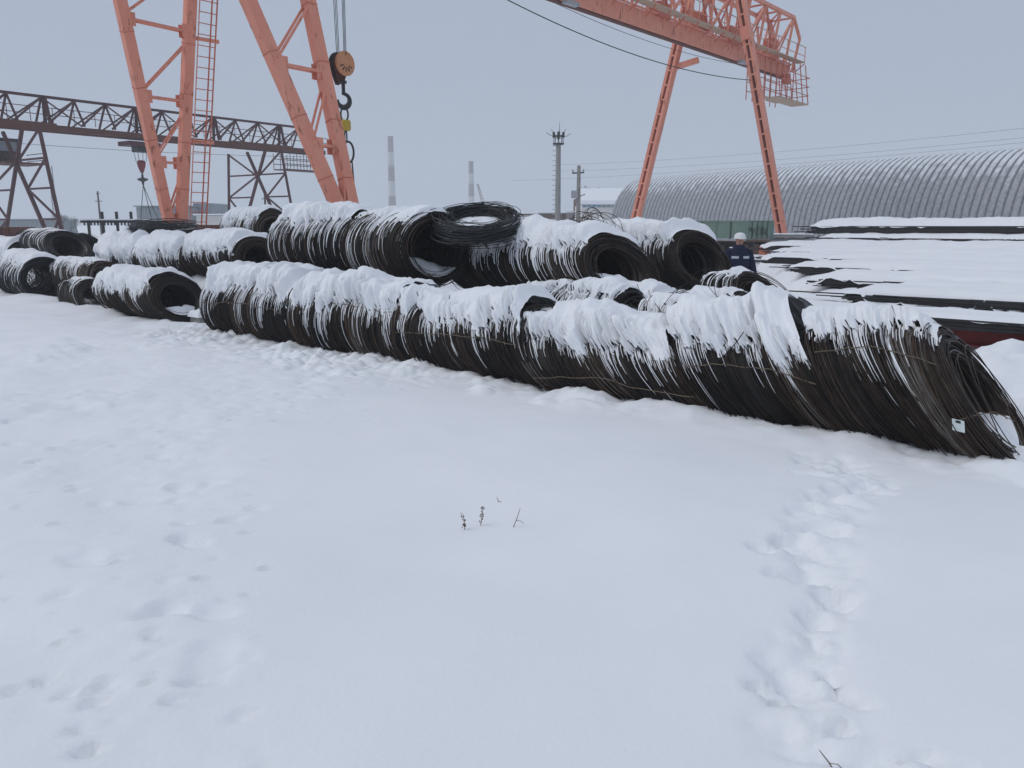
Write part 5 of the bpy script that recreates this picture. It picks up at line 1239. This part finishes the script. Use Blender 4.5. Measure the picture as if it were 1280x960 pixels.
# ------------------------------------------------------------------ overhead cables
def cable(name, label, pts, r, sag=0.0, group='overhead cables'):
    pts = [np.asarray(p, float) for p in pts]; out = []
    p, q = pts
    for k in range(25):
        t = k / 24; out.append(p + (q - p) * t - Z3 * sag * 4 * t * (1 - t))
    m = MB().tube(out, r, 5); o = m.build(name, M['dark_steel'], None); tag(o, label, 'cable', group); return o
legP = QC + B3 * 2.62 + Z3 * 9.72
p0 = PY(560, -40, 30.0)
cable('power_cable', 'dark sagging power cable running to the near leg of the orange crane', (p0, legP), .022, .75)
cable('power_cable', 'thin upper cable running under the orange girder', (PY(655, -15, 33), QC + B3 * 2.42 + Z3 * 10.5), .012, .45)
for i, (a_, b__, Y1, Y2) in enumerate([((700, 206), (1300, 158), 190, 120), ((700, 214), (1300, 170), 190, 120), ((640, 226), (1300, 176), 200, 120)]):
    cable('power_line', ['highest faint power line over the hangar', 'middle faint power line over the hangar', 'lowest faint power line over the hangar'][i], (PY(*a_, Y1), PY(*b__, Y2)), .02, .8, 'far power lines')
cable('power_line', 'thin line behind the dark red crane girder', (PY(-20, 176, 75), PY(400, 196, 100)), .02, .3, 'far power lines')

# ------------------------------------------------------------------ weeds poking through the snow
def weed(px, py, hpx, label, seed, lean=0.0, kind=0):
    rng = random.Random(seed); p = PZ(px, py, .28); p[2] = gz(p[0], p[1]) - .02
    o = empty('dry_weed', p); tag(o, label, 'weed', 'dry weed stalks in the snow')
    h = hpx / 1000 * p[1] * 1.1 + .02; top = p + np.array([lean * h, 0, h])
    MB().tube([p, (p + top) / 2 + np.array([.003, 0, 0]), top], [.0022, .002, .0012], 4).build('stalk', M['weed'], o)
    if kind == 0:
        m = MB()
        for k in range(26):
            t = rng.uniform(.3, 1.0); c = p + (top - p) * t + np.array([rng.uniform(-1, 1), rng.uniform(-1, 1), rng.uniform(-.5, .5)]) * .010
            m.lathe(c, [(0, -.0045), (.0042, 0), (0, .0045)], 5, np.array([rng.uniform(-1, 1), rng.uniform(-1, 1), 1.0]))
        tag(m.build('seed_head', M['weed'], o), kind='stuff')
    else:
        q = p + (top - p) * .45
        MB().tube([q, q + np.array([.03, 0, -.004]), q + np.array([.045, 0, -.02])], .0014, 4).build('twig', M['weed'], o)
weed(581, 661, 20, 'short dry weed stalk with seed head, leftmost in the smooth snow', 1, -.08)
weed(600, 656, 24, 'taller dry weed stalk with seed head in the smooth snow', 2, .12)
weed(640, 659, 24, 'bare bent weed twig right of the two seed heads', 3, .35, 1)
weed(624, 628, 6, 'tiny weed tip barely showing above the seed heads', 4, -.3, 1)
weed(1046, 955, 26, 'bare weed twig beside the footprints at the bottom edge', 5, -.7, 1)
weed(215, 415, 12, 'thin dry weed stalk in front of the left coils', 6, -.3, 1)

# ------------------------------------------------------------------ haze
hz = MB().box((0, 380, 29), 1680, 880, 60)
ho = hz.build('haze', None, None); ho.data.materials.clear()
mh = bpy.data.materials.new('haze'); mh.use_nodes = True
nt = mh.node_tree; nt.nodes.clear()
out = nt.nodes.new('ShaderNodeOutputMaterial'); pv = nt.nodes.new('ShaderNodeVolumePrincipled')
pv.inputs['Color'].default_value = (0.90, 0.925, 0.955, 1); pv.inputs['Density'].default_value = 0.0013; pv.inputs['Anisotropy'].default_value = 0.0
nt.links.new(pv.outputs[0], out.inputs['Volume'])
ho.data.materials.append(mh)
tag(ho, kind='stuff')
tot = sum(len(o.data.loops) - 2 * len(o.data.polygons) for o in COL.objects if o.type == 'MESH')
print('TRIS', tot, 'OBJECTS', len(COL.objects))
